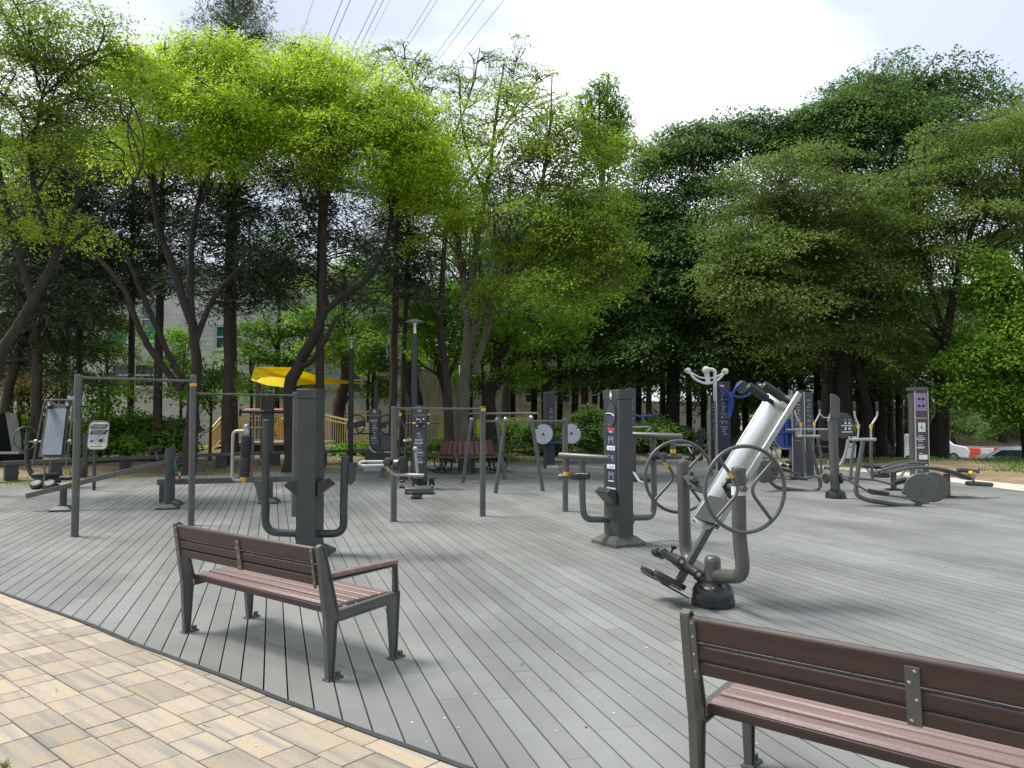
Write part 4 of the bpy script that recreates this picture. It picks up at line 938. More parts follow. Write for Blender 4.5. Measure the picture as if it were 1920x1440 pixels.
# two dark panels, blue wheel and chest press
Y = G(1492,893).y
t = thing('wheel_station', 'blue wheel and pale bar station with two dark panels behind the left walker', 'exercise machine', G(1495,893))
panel_post(t, 1485, 1506, 732, 893, M['slate'], 5, Y=Y)
panel_post(t, 1508.5, 1524, 735, 897, M['slate'], 6, Y=Y+.3)
mb = MB(); c = P(1472,812,Y-.1); mb.torus(c, (.5,-1,0), .42, .016, 48, 8); 
part('wheel_rim', mb, M['silver'], t)
mb = MB(); mb.disc(c, (.5,-1,0), .40, .02, 40); mb.tube([c + Vector((-.3,-.12,0)), c + Vector((.05,-.05,.02)), c + Vector((.22,.02,0))], .035, 10); mb.tube([c+Vector((0,-.03,.35)), c+Vector((0,-.03,-.35))], .02, 8); part('blue_wheel', mb, M['blue'], t)
glued(t, 'pale_bar', [P(1474,806,Y-.4), P(1500,805,Y-.4), P(1556,805,Y-.4)], .025, M['paint_l'])
mb = MB(); mb.box(P(1497,812,Y-.3), (.14,.1,.2)); part('bracket', mb, M['paint_l'], t, .01)
mb = MB(); mb.disc(P(1545,815,Y+.1), (.1,-1,0), .17, .1, 30); part('disc', mb, M['slate'], t)
glued(t, 'stay', [P(1450,838,Y), P(1462,862,Y), P(1482,880,Y)], .022, M['paint_l'], 8, .2)
for k, (x, y) in enumerate(((1470,872),(1478,866),(1484,874),(1466,880))):
    mb = MB(); mb.rod(P(x-4,y,Y+.1), P(x+4,y+2,Y-.1), .04); part('footrest', mb, M['black'], t)
glued(t, 'arm_bar', [P(1527,837,Y), P(1552,838,Y), P(1562,836,Y-.2)], .03, M['paint_d'])
# stepping machine behind the post
Y = G(1556,880).y
t = thing('stepper', 'dark stepping machine with chrome links directly behind the slanted-top post', 'exercise machine', G(1548,886))
glued(t, 'stand', [P(1590,824,Y), P(1586,850,Y), P(1576,872,Y), P(1562,884,Y)], .045, M['paint_l'], 10, .4)
glued(t, 'cross_bar', [P(1586,837,Y), P(1602,837,Y)], .05, M['paint_l'])
for (x,y,w) in ((1548,853,.18),(1551,878,.14),(1540,884,.12)):
    mb = MB(); mb.box(P(x,y,Y), (w,.2,w*.6)); part('pedal', mb, M['plastic'], t, .01)
glued(t, 'link', [P(1553,862,Y-.1), P(1550,886,Y-.1)], .02, M['silver'])
# exercise bike and leg press seen through the wheels
Y = G(1300,866).y
t = thing('leg_machine', 'low black leg machine with white levers seen above the left hand wheel', 'exercise machine', G(1300,866))
mb = MB(); mb.lathe([(.30,0),(.30,.03),(.12,.08),(.1,.2)], G(1298,862), (0,0,1), 18); part('base', mb, M['plastic'], t)
glued(t, 'seat_bar', [P(1262,834,Y), P(1290,835,Y), P(1310,838,Y)], .04, M['paint_l'], 8)
for a, b in (((1290,838),(1297,850)),((1308,838),(1318,850))): glued(t, 'lever', [P(*a,Y), P(*b,Y)], .03, M['white'])
glued(t, 'frame_bar', [P(1286,852,Y), P(1310,852,Y), P(1330,840,Y)], .04, M['black'], 8)
t = thing('pull_down_seat', 'small black seat machine before the pale wall, between two trunks', 'exercise machine', G(1315,860))
mb = MB(); mb.box(P(1315,812,Y+1), (.32,.14,.34)); part('backrest', mb, M['black'], t, .04)
mb = MB(); g = P(1313,820,Y+1); mb.box((g.x, g.y, g.z/2), (.16,.14,g.z)); part('post', mb, M['black'], t, .01)
glued(t, 'arm', [P(1303,808,Y+1), P(1315,809,Y+1)], .03, M['silver'])
# tall dark panel with blue arm behind the strip pillar
Y = G(1188,902).y
t = thing('panel_station', 'tall dark panel with a thin blue arm, just behind the pillar with the printed strip', 'exercise machine', G(1188,902))
panel_post(t, 1173, 1192, 728, 903, M['slate'], 8, False, Y=Y, zr=(.62,.97))
mb = MB(); mb.box((P(1186,780,Y).x, Y, .03), (.5,.35,.06)); part('base_plate', mb, M['paint_d'], t, .01)
glued(t, 'blue_arm', [P(1190,778,Y-.1), P(1200,781,Y-.1), P(1222,779,Y-.1)], .028, M['blue'], 8)
glued(t, 'blue_arm_grip', [P(1222,779,Y-.1), P(1237,778,Y-.1)], .02, M['black'], 8)
glued(t, 'handle_loop', [P(1180,801,Y-.1), P(1215,800,Y-.1), P(1220,804,Y-.1), P(1213,809,Y-.1)], .018, M['silver'], 8, .05)
mb = MB(); mb.tube([P(1197,801,Y-.1), P(1200,801,Y-.1)], .022, 8); part('yellow_band', mb, M['yellow'], t)
glued(t, 'foot_lever', [P(1185,886,Y-.2), P(1189,887,Y-.2), P(1199,903,Y-.3), P(1207,905,Y-.3)], .03, M['white'], 8, .05)
mb = MB(); mb.box(P(1212,903,Y-.2), (.16,.2,.16)); part('foot_rest', mb, M['plastic'], t, .01)

# ---- blue wheel post ----------------------------------------------------------------------------
g = G(1034,878); Y = g.y
t = thing('tai_chi_wheels', 'navy post carrying two pale grey tilted discs near the rear railing', 'exercise machine', g)
panel_post(t, 1027, 1040, 738, 877, M['navy'], 9, False, Y=Y, zr=(.45,.8))
mb = MB(); mb.box((P(1032,780,Y).x-.05, Y+.06, P(1032,735,Y).z/2), (.32,.2,P(1032,735,Y).z)); part('post', mb, M['slate'], t, .01)
mb = MB(); tapered_foot(mb, Vector((P(1035,780,Y).x, Y, 0)), .36, .4, .1, 0, .8); part('base_plate', mb, M['paint_l'], t)
pale = mat('pale_disc', (.42,.45,.50), .4, 0, .05)
for (x, y) in ((1019,814),(1071,813)):
    n_ = Vector((-.45,-1,.15)) if x < 1040 else Vector((.35,-1,.15))
    c = P(x,y,Y-.4); mb = MB(); mb.disc(c, n_, .31, .03, 36); d = part('wheel_disc', mb, pale, t)
    mb = MB(); mb.torus(c, n_, .315, .018, 40, 8); part('rim', mb, M['navy'], d)
    mb = MB(); mb.disc(c + n_.normalized()*.02, n_, .035, .05, 14); part('hub', mb, M['black'], d)
    mb = MB(); q = c + Vector((-.17 if x < 1040 else .17, 0, .17)); mb.rod(q, q + n_.normalized()*.14, .022); part('handle', mb, M['black'], d)
glued(t, 'blue_arm', [P(1008,823,Y-.3), P(1022,831,Y-.3), P(1052,830,Y-.3), P(1075,822,Y-.3)], .035, M['blue'], 10, .2)

# ---- round-topped posts with wheels, middle left ------------------------------------------------
def round_top_panel(t, px0, px1, top, Y, seed, m_=None, zr=(.45,.8), badge=True):
    a, b = P(px0, top, Y-.08), P(px1, top, Y-.08); w = b.x-a.x; cx = (a.x+b.x)/2; zt_ = a.z - w*.36; pts = []
    for k in range(13):
        an = math.pi*k/12; pts.append(Vector((cx + w/2*math.cos(an), Y, zt_ + w*.36*math.sin(an))))
    pts += [Vector((a.x, Y, 0)), Vector((b.x, Y, 0))]
    mb = MB(); mb.poly(pts, .16); p = part('panel_post', mb, m_ or M['paint_d'], t, .006)
    mb = MB(); c = Vector((cx, Y-.081, 0)); n_ = Vector((0,-1,0)); h = a.z
    if badge: mb.disc(Vector((cx, Y-.083, zt_+w*.05)), n_, w*.17, .008, 20)
    r = random.Random(seed)
    marks(mb, c, (1,0,0), (0,0,1), [(0, zt_-.10, w*.98, .010)] + [(r.uniform(-.06,.06)*w, h*(zr[0]+(zr[1]-zr[0])*k/9), w*r.uniform(.2,.7), r.choice((.012,.02,.05)) if k not in (6,7) else .05) for k in range(10)], 0, n_)
    part('print', mb, mat('grey_print_%d' % seed, (.30,.30,.31), .5), p); return cx, h
g = G(712,884); Y = g.y
t = thing('shoulder_wheel_station', 'round-topped dark post with two black hand wheels, left of the round tree bench', 'exercise machine', g)
round_top_panel(t, 692, 713, 765, Y, 11)
for x, y in ((668,796),(727,796)):
    n_ = Vector((-.25 if x < 700 else .3,-1,.2)); c = P(x,y,Y-.3); mb = MB(); mb.torus(c, n_, .28, .02, 40, 8); w = part('hand_wheel', mb, M['black'], t)
    mb = MB(); fr_ = frame(n_); mb.beam(c - fr_[0]*.26 - Vector((0,0,.04)), c + fr_[0]*.26 + Vector((0,0,.04)), .03, .17, up=(0,0,1)); part('wheel_plate', mb, M['black'], w, .02)
    glued(t, 'wheel_arm', [c + Vector((0,-.03,0)), c + Vector((.04 if x < 700 else -.02,-.02,-.26)), P(700 if x < 700 else 712,813,Y-.1)], .02, M['paint_l'] if x > 700 else M['black'], 8, .12)
mb = MB(); mb.box(P(727,826,Y-.2), (.40,.06,.38)); part('plate', mb, M['slate'], t, .01)
glued(t, 'side_handle', [P(692,836,Y-.2), P(698,848,Y-.2), P(735,848,Y-.2)], .022, M['silver'], 8, .1)
mb = MB(); mb.box(P(710,858,Y-.05), (.75,.3,.4)); part('gear_box', mb, M['plastic'], t, .02)
mb = MB(); mb.lathe([(.12,0),(.12,.02),(.05,.1)], P(713,848,Y-.2), (0,0,1), 16); part('cap', mb, M['paint_d'], t)
mb = MB(); mb.box(G(700,884)+Vector((0,0,.06)), (.5,.4,.12)); part('base_plate', mb, M['paint_l'], t, .02)
mb = MB(); g_ = G(717,895); mb.lathe([(.14,0),(.14,.03),(.05,.08),(.04,.35)], g_, (0,0,1), 14); part('foot', mb, M['paint'], t)
g = G(790,916); Y = g.y
t = thing('multi_station', 'round-topped dark post with bolted grip bar and pedals before the lamp', 'exercise machine', g)
round_top_panel(t, 773.5, 800, 760, Y, 12, M['slate'], (.32,.66))
mb = MB(); c = P(789,793,Y-.14); mb.disc(c, (0,-1,0), .085, .08, 24)
for k in range(4): a = R(45+90*k); mb.ball(c + Vector((math.cos(a)*.10,-.03,math.sin(a)*.10)), .026, 8, 1)
mb.ball(c + Vector((.02,-.08,0)), .05, 12); part('hub', mb, [M['plastic'], M['chrome']], t)
mb = MB(); mb.rod(P(760,794,Y-.22), P(823,793,Y-.22), .018); gb = part('grip_bar', mb, M['black'], t)
for x0, x1 in ((774,779),(801,806)): mb = MB(); mb.cyl(P(x0,794,Y-.22), P(x1,793.6,Y-.22), .021); part('yellow_band', mb, M['yellow'], gb)
glued(t, 'swing_arm', [P(751,766,Y-.1), P(751,788,Y-.1), P(760,801,Y-.1), P(761,822,Y-.1), P(758,866,Y-.1)], .02, M['paint_d'], 8, .15)
glued(t, 'swing_arm', [P(803,762,Y+.1), P(803,790,Y+.1)], .02, M['paint_d'], 8)
for x, y in ((751,777),(803,777)): mb = MB(); mb.cyl(P(x,y-2.5,Y-.1 if x < 780 else Y+.1), P(x,y+2.5,Y-.1 if x < 780 else Y+.1), .028); part('yellow_band', mb, M['yellow'], t)
mb = MB(); mb.rod(P(756,827,Y-.1), P(772,825,Y-.1), .03); part('side_bar', mb, M['paint_l'], t)
mb = MB(); mb.box(P(757,878,Y), (.16,.2,.5)); mb.rod(P(750,903,Y-.1), P(760,901,Y-.1), .03); part('side_box', mb, M['plastic'], t, .02)
for x in (783,812):
    mb = MB(); mb.beam(P(x-9,896,Y-.3), P(x+10,897,Y-.3), .2, .025); p_ = part('pedal', mb, M['paint_d'], t, .006)
    mb = MB(); mb.beam(P(x-3,898,Y-.3), P(x-2,911,Y-.3), .12, .05, up=(0,1,0)); mb.ball(P(x-2,911,Y-.36), .03, 8, 1); part('pedal_bracket', mb, [M['plastic'], M['chrome']], p_)
mb = MB(); mb.box(P(788,905,Y-.15), (.3,.2,.16)); part('gear_box', mb, M['plastic'], t, .02)
mb = MB(); mb.box(G(785,926)+Vector((0,.1,.07)), (.55,.5,.14)); part('base_plate', mb, M['paint'], t, .03)
mb = MB(); mb.box(G(788,936)+Vector((0,.15,.10)), (.5,.06,.05)); mb.box(G(780,936)+Vector((0,.1,.04)), (.2,.25,.05)); mb.beam(P(750,912,Y+.1), P(772,925,Y), .08,.07); part('foot_frame', mb, M['plastic'], t, .01)
# round-topped post behind the tall plain pillar
g = G(510,868); Y = g.y
t = thing('leg_raise_station', 'round-topped grey post with long padded bar, behind the studded roller', 'exercise machine', g)
round_top_panel(t, 489, 512, 733, Y, 13, M['paint'], (.2,.3), True)
mb = MB()
for x, y in ((494,769),(508,769),(494,784),(508,784)): mb.ball(P(x,y,Y-.09), .026, 8)
part('bolt_set', mb, M['chrome'], t)
mb = MB(); mb.rod(P(449,772,Y-.1), P(556,773,Y-.1), .045); mb.rod(P(451,766,Y-.1), P(450,781,Y-.1), .04); part('padded_bar', mb, M['paint_d'], t)
mb = MB(); mb.beam(P(478,849,Y-.2), P(548,848,Y-.2), .12, .04); part('seat_bar', mb, M['paint'], t, .01)
mb = MB(); mb.box(P(508,872,Y), (.55,.4,.22)); mb.box(P(508,862,Y), (.34,.3,.2)); part('base_plate', mb, M['paint_d'], t, .03)
for x in (475,): glued(t, 'side_rod', [P(x,775,Y), P(x,895,Y)], .03, M['paint_d'], 8)

# ---- A-frame bars -------------------------------------------------------------------------------
t = thing('a_frame_bars', 'grey bars on two splayed A-frames in front of the round tree bench', 'climbing bars', G(960,920))
for (bx, by, tx, ty) in ((868,906,884,786),(1018,921,996,783),(929,925,948,786),(946,899,931,786)):
    g = G(bx, by); z = P(tx, ty, g.y).z; 
    top = P(tx, ty, g.y); mb = MB(); mb.tube([g, top], .043, 16); l = part('leg', mb, M['paint'], t)
    mb = MB(); mb.ball(top, .048, 12); part('joint', mb, M['silver'], l)
ya, yb = G(868,906).y, G(1018,921).y
mb = MB(); mb.tube([P(880,776,ya), P(1008,775,yb)], .026, 12); tb = part('top_bar', mb, M['paint'], t)
for x in (948,995): mb = MB(); mb.tube([P(x-1.5,776,(ya+yb)/2), P(x+1.5,776,(ya+yb)/2)], .03, 10); part('yellow_band', mb, M['yellow'], tb)

# ---- round bench around the tree ----------------------------------------------------------------
g = G(876,884); Y = g.y
t = thing('round_tree_bench', 'ring-shaped red-brown slatted bench around the big tree', 'bench', g)
n = 30; gap_ = R(2.0)
for k in range(n):
    a0, a1 = 2*math.pi*k/n + gap_/2, 2*math.pi*(k+1)/n - gap_/2; mb = MB()
    def pp(a, r, z): return g + Vector((math.cos(a)*r, math.sin(a)*r, z))
    a = (a0+a1)/2; mb.beam(pp(a,.80,.50), pp(a,.70,.90), .125, .028, up=(math.cos(a), math.sin(a), .2)); part('back_slat', mb, M['red_wood'], t, .005)
for i, r0 in enumerate((.80,.90,1.0,1.10)):
    mb = MB(); m_ = 60; vs = []
    for k in range(m_):
        a = 2*math.pi*k/m_
        vs += [pp(a,r0,.44), pp(a,r0+.092,.44), pp(a,r0+.092,.475), pp(a,r0,.475)]
    fs = []
    for k in range(m_):
        o, q = 4*k, 4*((k+1) % m_); fs += [(o+2,o+3,q+3,q+2),(o,o+1,q+1,q),(o+1,o+2,q+2,q+1),(o+3,o,q,q+3)]
    mb.add(vs, fs); part('seat_ring', mb, M['red_wood'], t)
for k in range(8):
    a = 2*math.pi*(k+.3)/8; mb = MB()
    mb.tube(fillet([pp(a,.76,.44), pp(a,.72,.16), pp(a,.98,.03), pp(a,1.20,.12), pp(a,1.16,.36), pp(a,1.02,.43)], .14, 4), .018, 8)
    mb.tube([pp(a,.70,.88), pp(a,.78,.44), pp(a,.80,.0)], .018, 8); mb.tube([pp(a,.78,.43), pp(a,1.18,.43)], .016, 8); part('iron_leg', mb, M['black'], t)
mb = MB(); mb.torus(g + Vector((0,0,.02)), (0,0,1), 1.0, .014, 48, 6); part('foot_ring', mb, M['black'], t)
# ================================================================ RAILING, LAMPS, PLAYGROUND, BUILDINGS, CARS
# low beam railing round the back of the deck, in two lengths
def railing(label, line, posts):
    pts = [G(*q) for q in line]; t = thing('low_railing', label, 'railing', pts[0], 0, 'low railings behind the deck')
    for a, b in zip(pts[:-1], pts[1:]):
        d = (b-a).normalized(); mb = MB(); mb.beam(a + Vector((0,0,.45)) - d*.02, b + Vector((0,0,.45)) + d*.02, .16, .10); part('beam', mb, M['paint'], t, .006)
    for q in posts:
        # drop a post under the nearest point of the line
        best = None
        for a, b in zip(pts[:-1], pts[1:]):
            for k in range(41):
                p = a.lerp(b, k/40); sx = 960 + F*p.x/p.y
                if best is None or abs(sx-q) < best[0]: best = (abs(sx-q), p, (b-a).normalized())
        _, p, d = best; mb = MB(); mb.beam(p + Vector((0,0,-.1)), p + Vector((0,0,.40)), .30, .10, up=(d.y,-d.x,0)); part('post', mb, M['paint_d'], t, .006)
railing('low dark railing behind the left half of the deck, up to the round tree bench', [(-60,908),(0,904),(240,889),(409,881),(604,873),(780,864)], (27,108,154,240,340,418,518,607,700))
railing('low dark railing behind the middle of the deck, right of the round tree bench', [(952,859),(1133,853),(1230,853),(1330,858)], (990,1048,1115,1188,1290))
# lamps
def lamp(label, px, base_y, top_y, Y, w):
    p = P(px, top_y, Y); z = p.z; t = thing('park_lamp', label, 'lamp post', (p.x, Y, zt(p.x, Y)), 0, 'park lamps')
    k = Y/17.0; mb = MB(); z1 = P(px, top_y+30*17/Y*.95, Y).z
    mb.lathe([(.085,0),(.085,z1-.2-t.location.z),(.072,z1-.12-t.location.z),(.078,z1-t.location.z)], t.location, (0,0,1), 20); part('pole', mb, mat('dark_green_paint',(.018,.028,.026),.4,.2,.15,5), t)
    mb = MB(); c = Vector((p.x, Y, z1)); mb.lathe([(.04,0),(.035,.08),(.028,z-z1-.12),(.06,z-z1-.07)], c, (0,0,1), 14); part('stem', mb, M['white'], t)
    mb = MB(); c = Vector((p.x, Y, z-.07)); mb.lathe([(.05,0),(.24,.035),(.25,.045),(.20,.06),(.10,.085),(.03,.10)], c, (0,0,1), 28); part('lamp_head', mb, M['paint_l'], t)
    return t
lamp('nearest park lamp with a flat round head, rising behind the multi-exercise post', 778, 0, 601, 19.6, .5)
lamp('park lamp left of the nearest one, between pine trunks', 659, 0, 634, 25, .5)
lamp('farthest park lamp, small head just above the navy wheel post', 1025, 0, 701, 38, .5)

# playground deck with yellow picket fence
FY = mat('yellow_fence_paint', (.66,.52,.25), .5, 0, .08, 3); PB = mat('playground_boards', (.25,.21,.16), .8, 0, .15, 5)
def fence_run(t, a, b, z0a, z0b, h, step=.125, post_every=None, rail=True):
    a, b = V3(a), V3(b); L = (b-a).to_2d().length; n = max(2, int(L/step)); mb = MB()
    for k in range(n+1):
        s_ = k/n; p = a.lerp(b, s_); z = z0a + (z0b-z0a)*s_
        mb.box((p.x, p.y, z + h/2 + .05), (.028,.028,h-.06))
    A, B = Vector((a.x,a.y,z0a)), Vector((b.x,b.y,z0b))
    for zz, w in ((.10,.045),(h-.16,.04),(h,.06)): mb.beam(A + Vector((0,0,zz)), B + Vector((0,0,zz)), .05, w)
    for s_ in (0, 1): p = A.lerp(B, s_); mb.box((p.x,p.y,p.z+h/2+.03), (.09,.09,h+.1))
    return part('picket_panel', mb, FY, t)
yp = 31.0; P0 = P(398,850,yp); 
t = thing('playground_deck', 'raised boarded playground walk with a pale yellow picket fence and sloping ramp', 'playground', (P(520,780,yp).x, yp, 0))
zA = P(430,829,yp).z; zB = P(550,831,yp).z
mb = MB(); a, b = P(430,829,yp), P(602,831,yp); mb.box(((a.x+b.x)/2, yp+1.4, zA-.06), (b.x-a.x, 2.9, .10)); part('floor', mb, PB, t)
mb = MB(); mb.box(((a.x+b.x)/2, yp+.08, (zA-.12)/2), (b.x-a.x-.1, .06, zA-.12)); part('dark_skirt', mb, M['plastic'], t)
ht = P(430,776,yp).z - zA
fence_run(t, (a.x,yp+.02,0), (P(556,780,yp).x,yp+.02,0), zA, zA, ht*.92); fence_run(t, (a.x,yp+2.8,0), (b.x,yp+2.8,0), zA, zA, ht)
# ramp run in front from the trunk to the right, falling
r0, r1 = P(600,832,yp), P(690,855,yp-1.5); 
fence_run(t, (r0.x,r0.y,0), (r1.x,r1.y,0), r0.z, r1.z, P(600,776,yp).z - r0.z); mb = MB(); mb.beam(r0 + Vector((0,.6,-.08)), r1 + Vector((0,.6,-.08)), 1.3, .1); part('ramp', mb, PB, t)
fence_run(t, (r0.x,r0.y+3,0), (P(735,780,yp+2).x,yp+2,0), .45, .45, 1.35)
s0, s1 = P(392,856,yp-1.6), P(414,840,yp-.2); fence_run(t, (s0.x,s0.y,0), (s1.x,s1.y,0), .05, .55, 1.0, .11)
s2 = P(392,845,yp-1.6)
for (xa, xb, yy) in ((738,775,yp+1),(775,836,yp+1.5)):
    fence_run(t, (P(xa,780,yy).x,yy,0), (P(xb,780,yy).x,yy,0), P(xa,826,yy).z, P(xa,826,yy).z, P(xa,768,yy).z-P(xa,826,yy).z)
mb = MB(); a, b = P(738,830,yp+1), P(878,830,yp+1); mb.box(((a.x+b.x)/2, yp+1.6, a.z), (b.x-a.x, 1.6, .14)); mb.box(((a.x+b.x)/2, yp+1.3, a.z/2), (b.x-a.x-.2, .06, a.z)); part('dark_skirt', mb, M['plastic'], t)
fence_run(t, (P(932,780,yp+3).x,yp+3,0), (P(990,780,yp+3).x,yp+3,0), .2, .2, 1.3)
for x in (483,537,705): 
    a = P(x,780,yp+2); mb = MB(); zt_ = {483:P(483,718,yp+2).z, 537:P(537,735,yp+2).z, 705:P(705,712,yp+2).z}[x]; mb.box((a.x, yp+2, zt_/2), (.16,.16,zt_)); part('sail_post', mb, M['paint'], t)
def simple(name, label, cat, build, m_, loc, group=None):
    mb = MB(); build(mb); return single(name, mb, m_, label, cat, group, loc=loc)
OR = mat('orange_plastic', (.60,.34,.06), .45); LY = mat('lime_plastic', (.58,.66,.03), .45); RD = mat('coral_plastic', (.45,.10,.07), .45)
simple('spinner_panel', 'round orange play disc behind the picket fence', 'play panel', lambda mb: mb.disc(P(534,802,yp+1.5), (0,-1,0), .42, .06), OR, P(534,802,yp+1.5))
simple('orange_play_board', 'orange curved play panel at the left end of the picket fence', 'play panel', lambda mb: mb.disc(P(437,798,yp+1.5), (0.2,-1,0), .34, .06), OR, P(437,798,yp+1.5))
simple('play_slide', 'lime yellow play slide right of the multi-exercise post', 'slide', lambda mb: (mb.poly(T([(815,822),(822,822),(822,806),(827,806),(827,796),(832,796),(832,822),(830,826),(815,826)],yp+2), .5)), LY, P(822,820,yp+2))
simple('play_tower', 'lime yellow play post with orange boards behind the A-frame bars', 'play tower', lambda mb: (mb.poly(T([(913,840),(916,800),(920,780),(923,800),(926,840)],yp+2), .3), mb.box(P(900,815,yp+2.5),(.3,.3,1.3)), mb.box(P(944,812,yp+2.5),(.2,.2,1.2))), LY, P(918,838,yp+2))
for x0, x1 in ((458,500),(514,548)):
    simple('red_rail', 'coral red rail above the picket fence, %s' % ('left of the round-topped post' if x0 < 480 else 'right of the round-topped post'), 'rail', lambda mb: mb.rod(P(x0,769,yp+1.2), P(x1,769,yp+1.2), .06), RD, P(x0,769,yp+1.2))
simple('ladder', 'pale rope ladder hanging behind the A-frame bars', 'ladder', lambda mb: [mb.tube([P(975,734,36),P(977,780,36)], .06, 6)] + [mb.rod(P(974,780+i*3.2,36), P(980,780+i*3.2,36), .03) for i in range(8)], mat('cream_rope',(.55,.48,.32),.7), P(976,805,36))
# yellow sail
sail = [(478,688,32,),(545,689,31),(567,696,31),(610,708,31.5),(690,719,33),(600,719,32),(560,722,31),(541,727,30.5),(500,722,31),(470,712,32)]
mb = MB(); c = P(545,708,31.3); ring = [P(*q) for q in sail]; k = len(ring)
vs = [c] + [c.lerp(p, .5) + Vector((0,0,.10)) for p in ring] + ring; n0 = len(vs); vs += [v - Vector((0,0,.012)) for v in vs]
fs = [(0, 1+i, 1+(i+1) % k) for i in range(k)] + [(1+i, 1+k+i, 1+k+(i+1) % k, 1+(i+1) % k) for i in range(k)]
fs += [tuple(n0+j for j in f_[::-1]) for f_ in fs] + [(1+k+i, n0+1+k+i, n0+1+k+(i+1) % k, 1+k+(i+1) % k) for i in range(k)]
mb.add(vs, fs)
single('shade_sail', mb, leafmat('yellow_sail_cloth', [(.86,.72,.03)]*3, .7, .6), 'bright yellow shade sail stretched over the playground', 'shade sail', loc=c)
# sand-coloured kerb stones behind the railing
mb = MB(); kp = [G(x, y) for x, y in ((590,857),(640,851),(690,848),(740,846),(800,844),(860,846))]
for a, b in zip(kp[:-1], kp[1:]):
    for j in range(4):
        p, q = a.lerp(b, j/4+.02), a.lerp(b, (j+1)/4-.02); z = zt((p.x+q.x)/2, (p.y+q.y)/2); mb.beam(p + Vector((0,0,z+.06)), q + Vector((0,0,z+.06)), .2, .16)
single('kerb', mb, mat('sand_kerb', (.55,.44,.22), .8, 0, .12, 6), kind='structure', smooth=0)
mb = MB(); q = [G(135/3.79+330,853), G(400,850), G(410,838), G(350,838)]; 
pth2 = [Vector((p.x, p.y, zt(p.x,p.y)+.05)) for p in (G(340,856), G(405,852), G(420,845), G(350,847))]
mb.poly(pth2, .02); single('play_surface', mb, mat('yellow_rubber', (.52,.42,.18), .9, 0, .1, 8), kind='structure', smooth=0)

# buildings ---------------------------------------------------------------------------------------
GL = mat('dark_window_glass', (.012,.022,.028), .12, 0, .2, 2, spec=.8); TG = mat('teal_window_glass', (.02,.11,.12), .12, 0, .25, 1.5, spec=.8)
STN = mat('pale_stone_cladding', (.56,.56,.55), .75, 0, .10, 1.2, .1, 40, island=.03); CR = mat('cream_render', (.60,.55,.46), .8, 0, .08, 2)
FRM = mat('white_window_frame', (.66,.67,.67), .5, 0, .04)
def facade(name, label, px0, px1, Yb, ztop, wins, m_, cols=None, depth=8, rows=(.0,1.1,2.2,3.2), zbase=-.4):
    """wins: (px0, py_top, px1, py_bottom, glass)"""
    x0, x1 = P(px0,780,Yb).x, P(px1,780,Yb).x
    t = thing(name, label, 'building', ((x0+x1)/2, Yb, 0))
    mb = MB(); W = sorted([(P(a,780,Yb).x, P(0,d,Yb).z, P(c,780,Yb).x, P(0,b,Yb).z) for a,b,c,d,_ in wins])
    xs = sorted({x0, x1, *[w[0] for w in W], *[w[2] for w in W]}); zs = sorted({zbase, ztop, *[w[1] for w in W], *[w[3] for w in W]})
    # wall laid out round the openings, in cladding slabs with open joints
    for i in range(len(xs)-1):
        for j in range(len(zs)-1):
            cx, cz = (xs[i]+xs[i+1])/2, (zs[j]+zs[j+1])/2
            if any(w[0] < cx < w[2] and w[1] < cz < w[3] for w in W): continue
            nx_ = max(1, round((xs[i+1]-xs[i])/1.25)); nz_ = max(1, round((zs[j+1]-zs[j])/1.0))
            for a in range(nx_):
                for c in range(nz_):
                    ax_, bx_ = xs[i]+(xs[i+1]-xs[i])*a/nx_, xs[i]+(xs[i+1]-xs[i])*(a+1)/nx_; az, bz = zs[j]+(zs[j+1]-zs[j])*c/nz_, zs[j]+(zs[j+1]-zs[j])*(c+1)/nz_
                    mb.box(((ax_+bx_)/2, Yb+.1, (az+bz)/2), (bx_-ax_-.010, .2, bz-az-.010))
    wall = part('wall', mb, m_, t, smooth=0)
    mb = MB(); mb.box(((x0+x1)/2, Yb+depth/2+.8, (ztop+zbase)/2), (x1-x0-.05, depth, ztop-zbase-.05)); part('core', mb, mat(name+'_core',(.10,.10,.10),.9), t, smooth=0)
    for (a,b,c,d,gl) in wins:
        xa, xb, za, zb = P(a,780,Yb).x, P(c,780,Yb).x, P(0,d,Yb).z, P(0,b,Yb).z; w, h = xb-xa, zb-za
        mb = MB(); f = .075
        mb.box(((xa+xb)/2, Yb+.12, za+f/2), (w,.12,f)); mb.box(((xa+xb)/2, Yb+.12, zb-f/2), (w,.12,f))
        mb.box((xa+f/2, Yb+.12, (za+zb)/2), (f,.12,h-2*f)); mb.box((xb-f/2, Yb+.12, (za+zb)/2), (f,.12,h-2*f))
        nm = max(1, round(w/1.1))
        for k in range(1, nm): mb.box((xa+w*k/nm, Yb+.12, (za+zb)/2), (f*.8,.11,h-2*f))
        if h > .7: mb.box(((xa+xb)/2, Yb+.125, za+h*.52), (w-2*f,.09,f*.8))
        fr = part('window', mb, FRM, t, smooth=0)
        mb = MB(); mb.box(((xa+xb)/2, Yb+.18, (za+zb)/2), (w-f,.02,h-f)); part('pane', mb, gl, fr, smooth=0)
        mb = MB(); mb.box(((xa+xb)/2, Yb-.02, za-.06), (w+.16,.14,.06)); part('sill', mb, m_, fr, smooth=0)
    return t
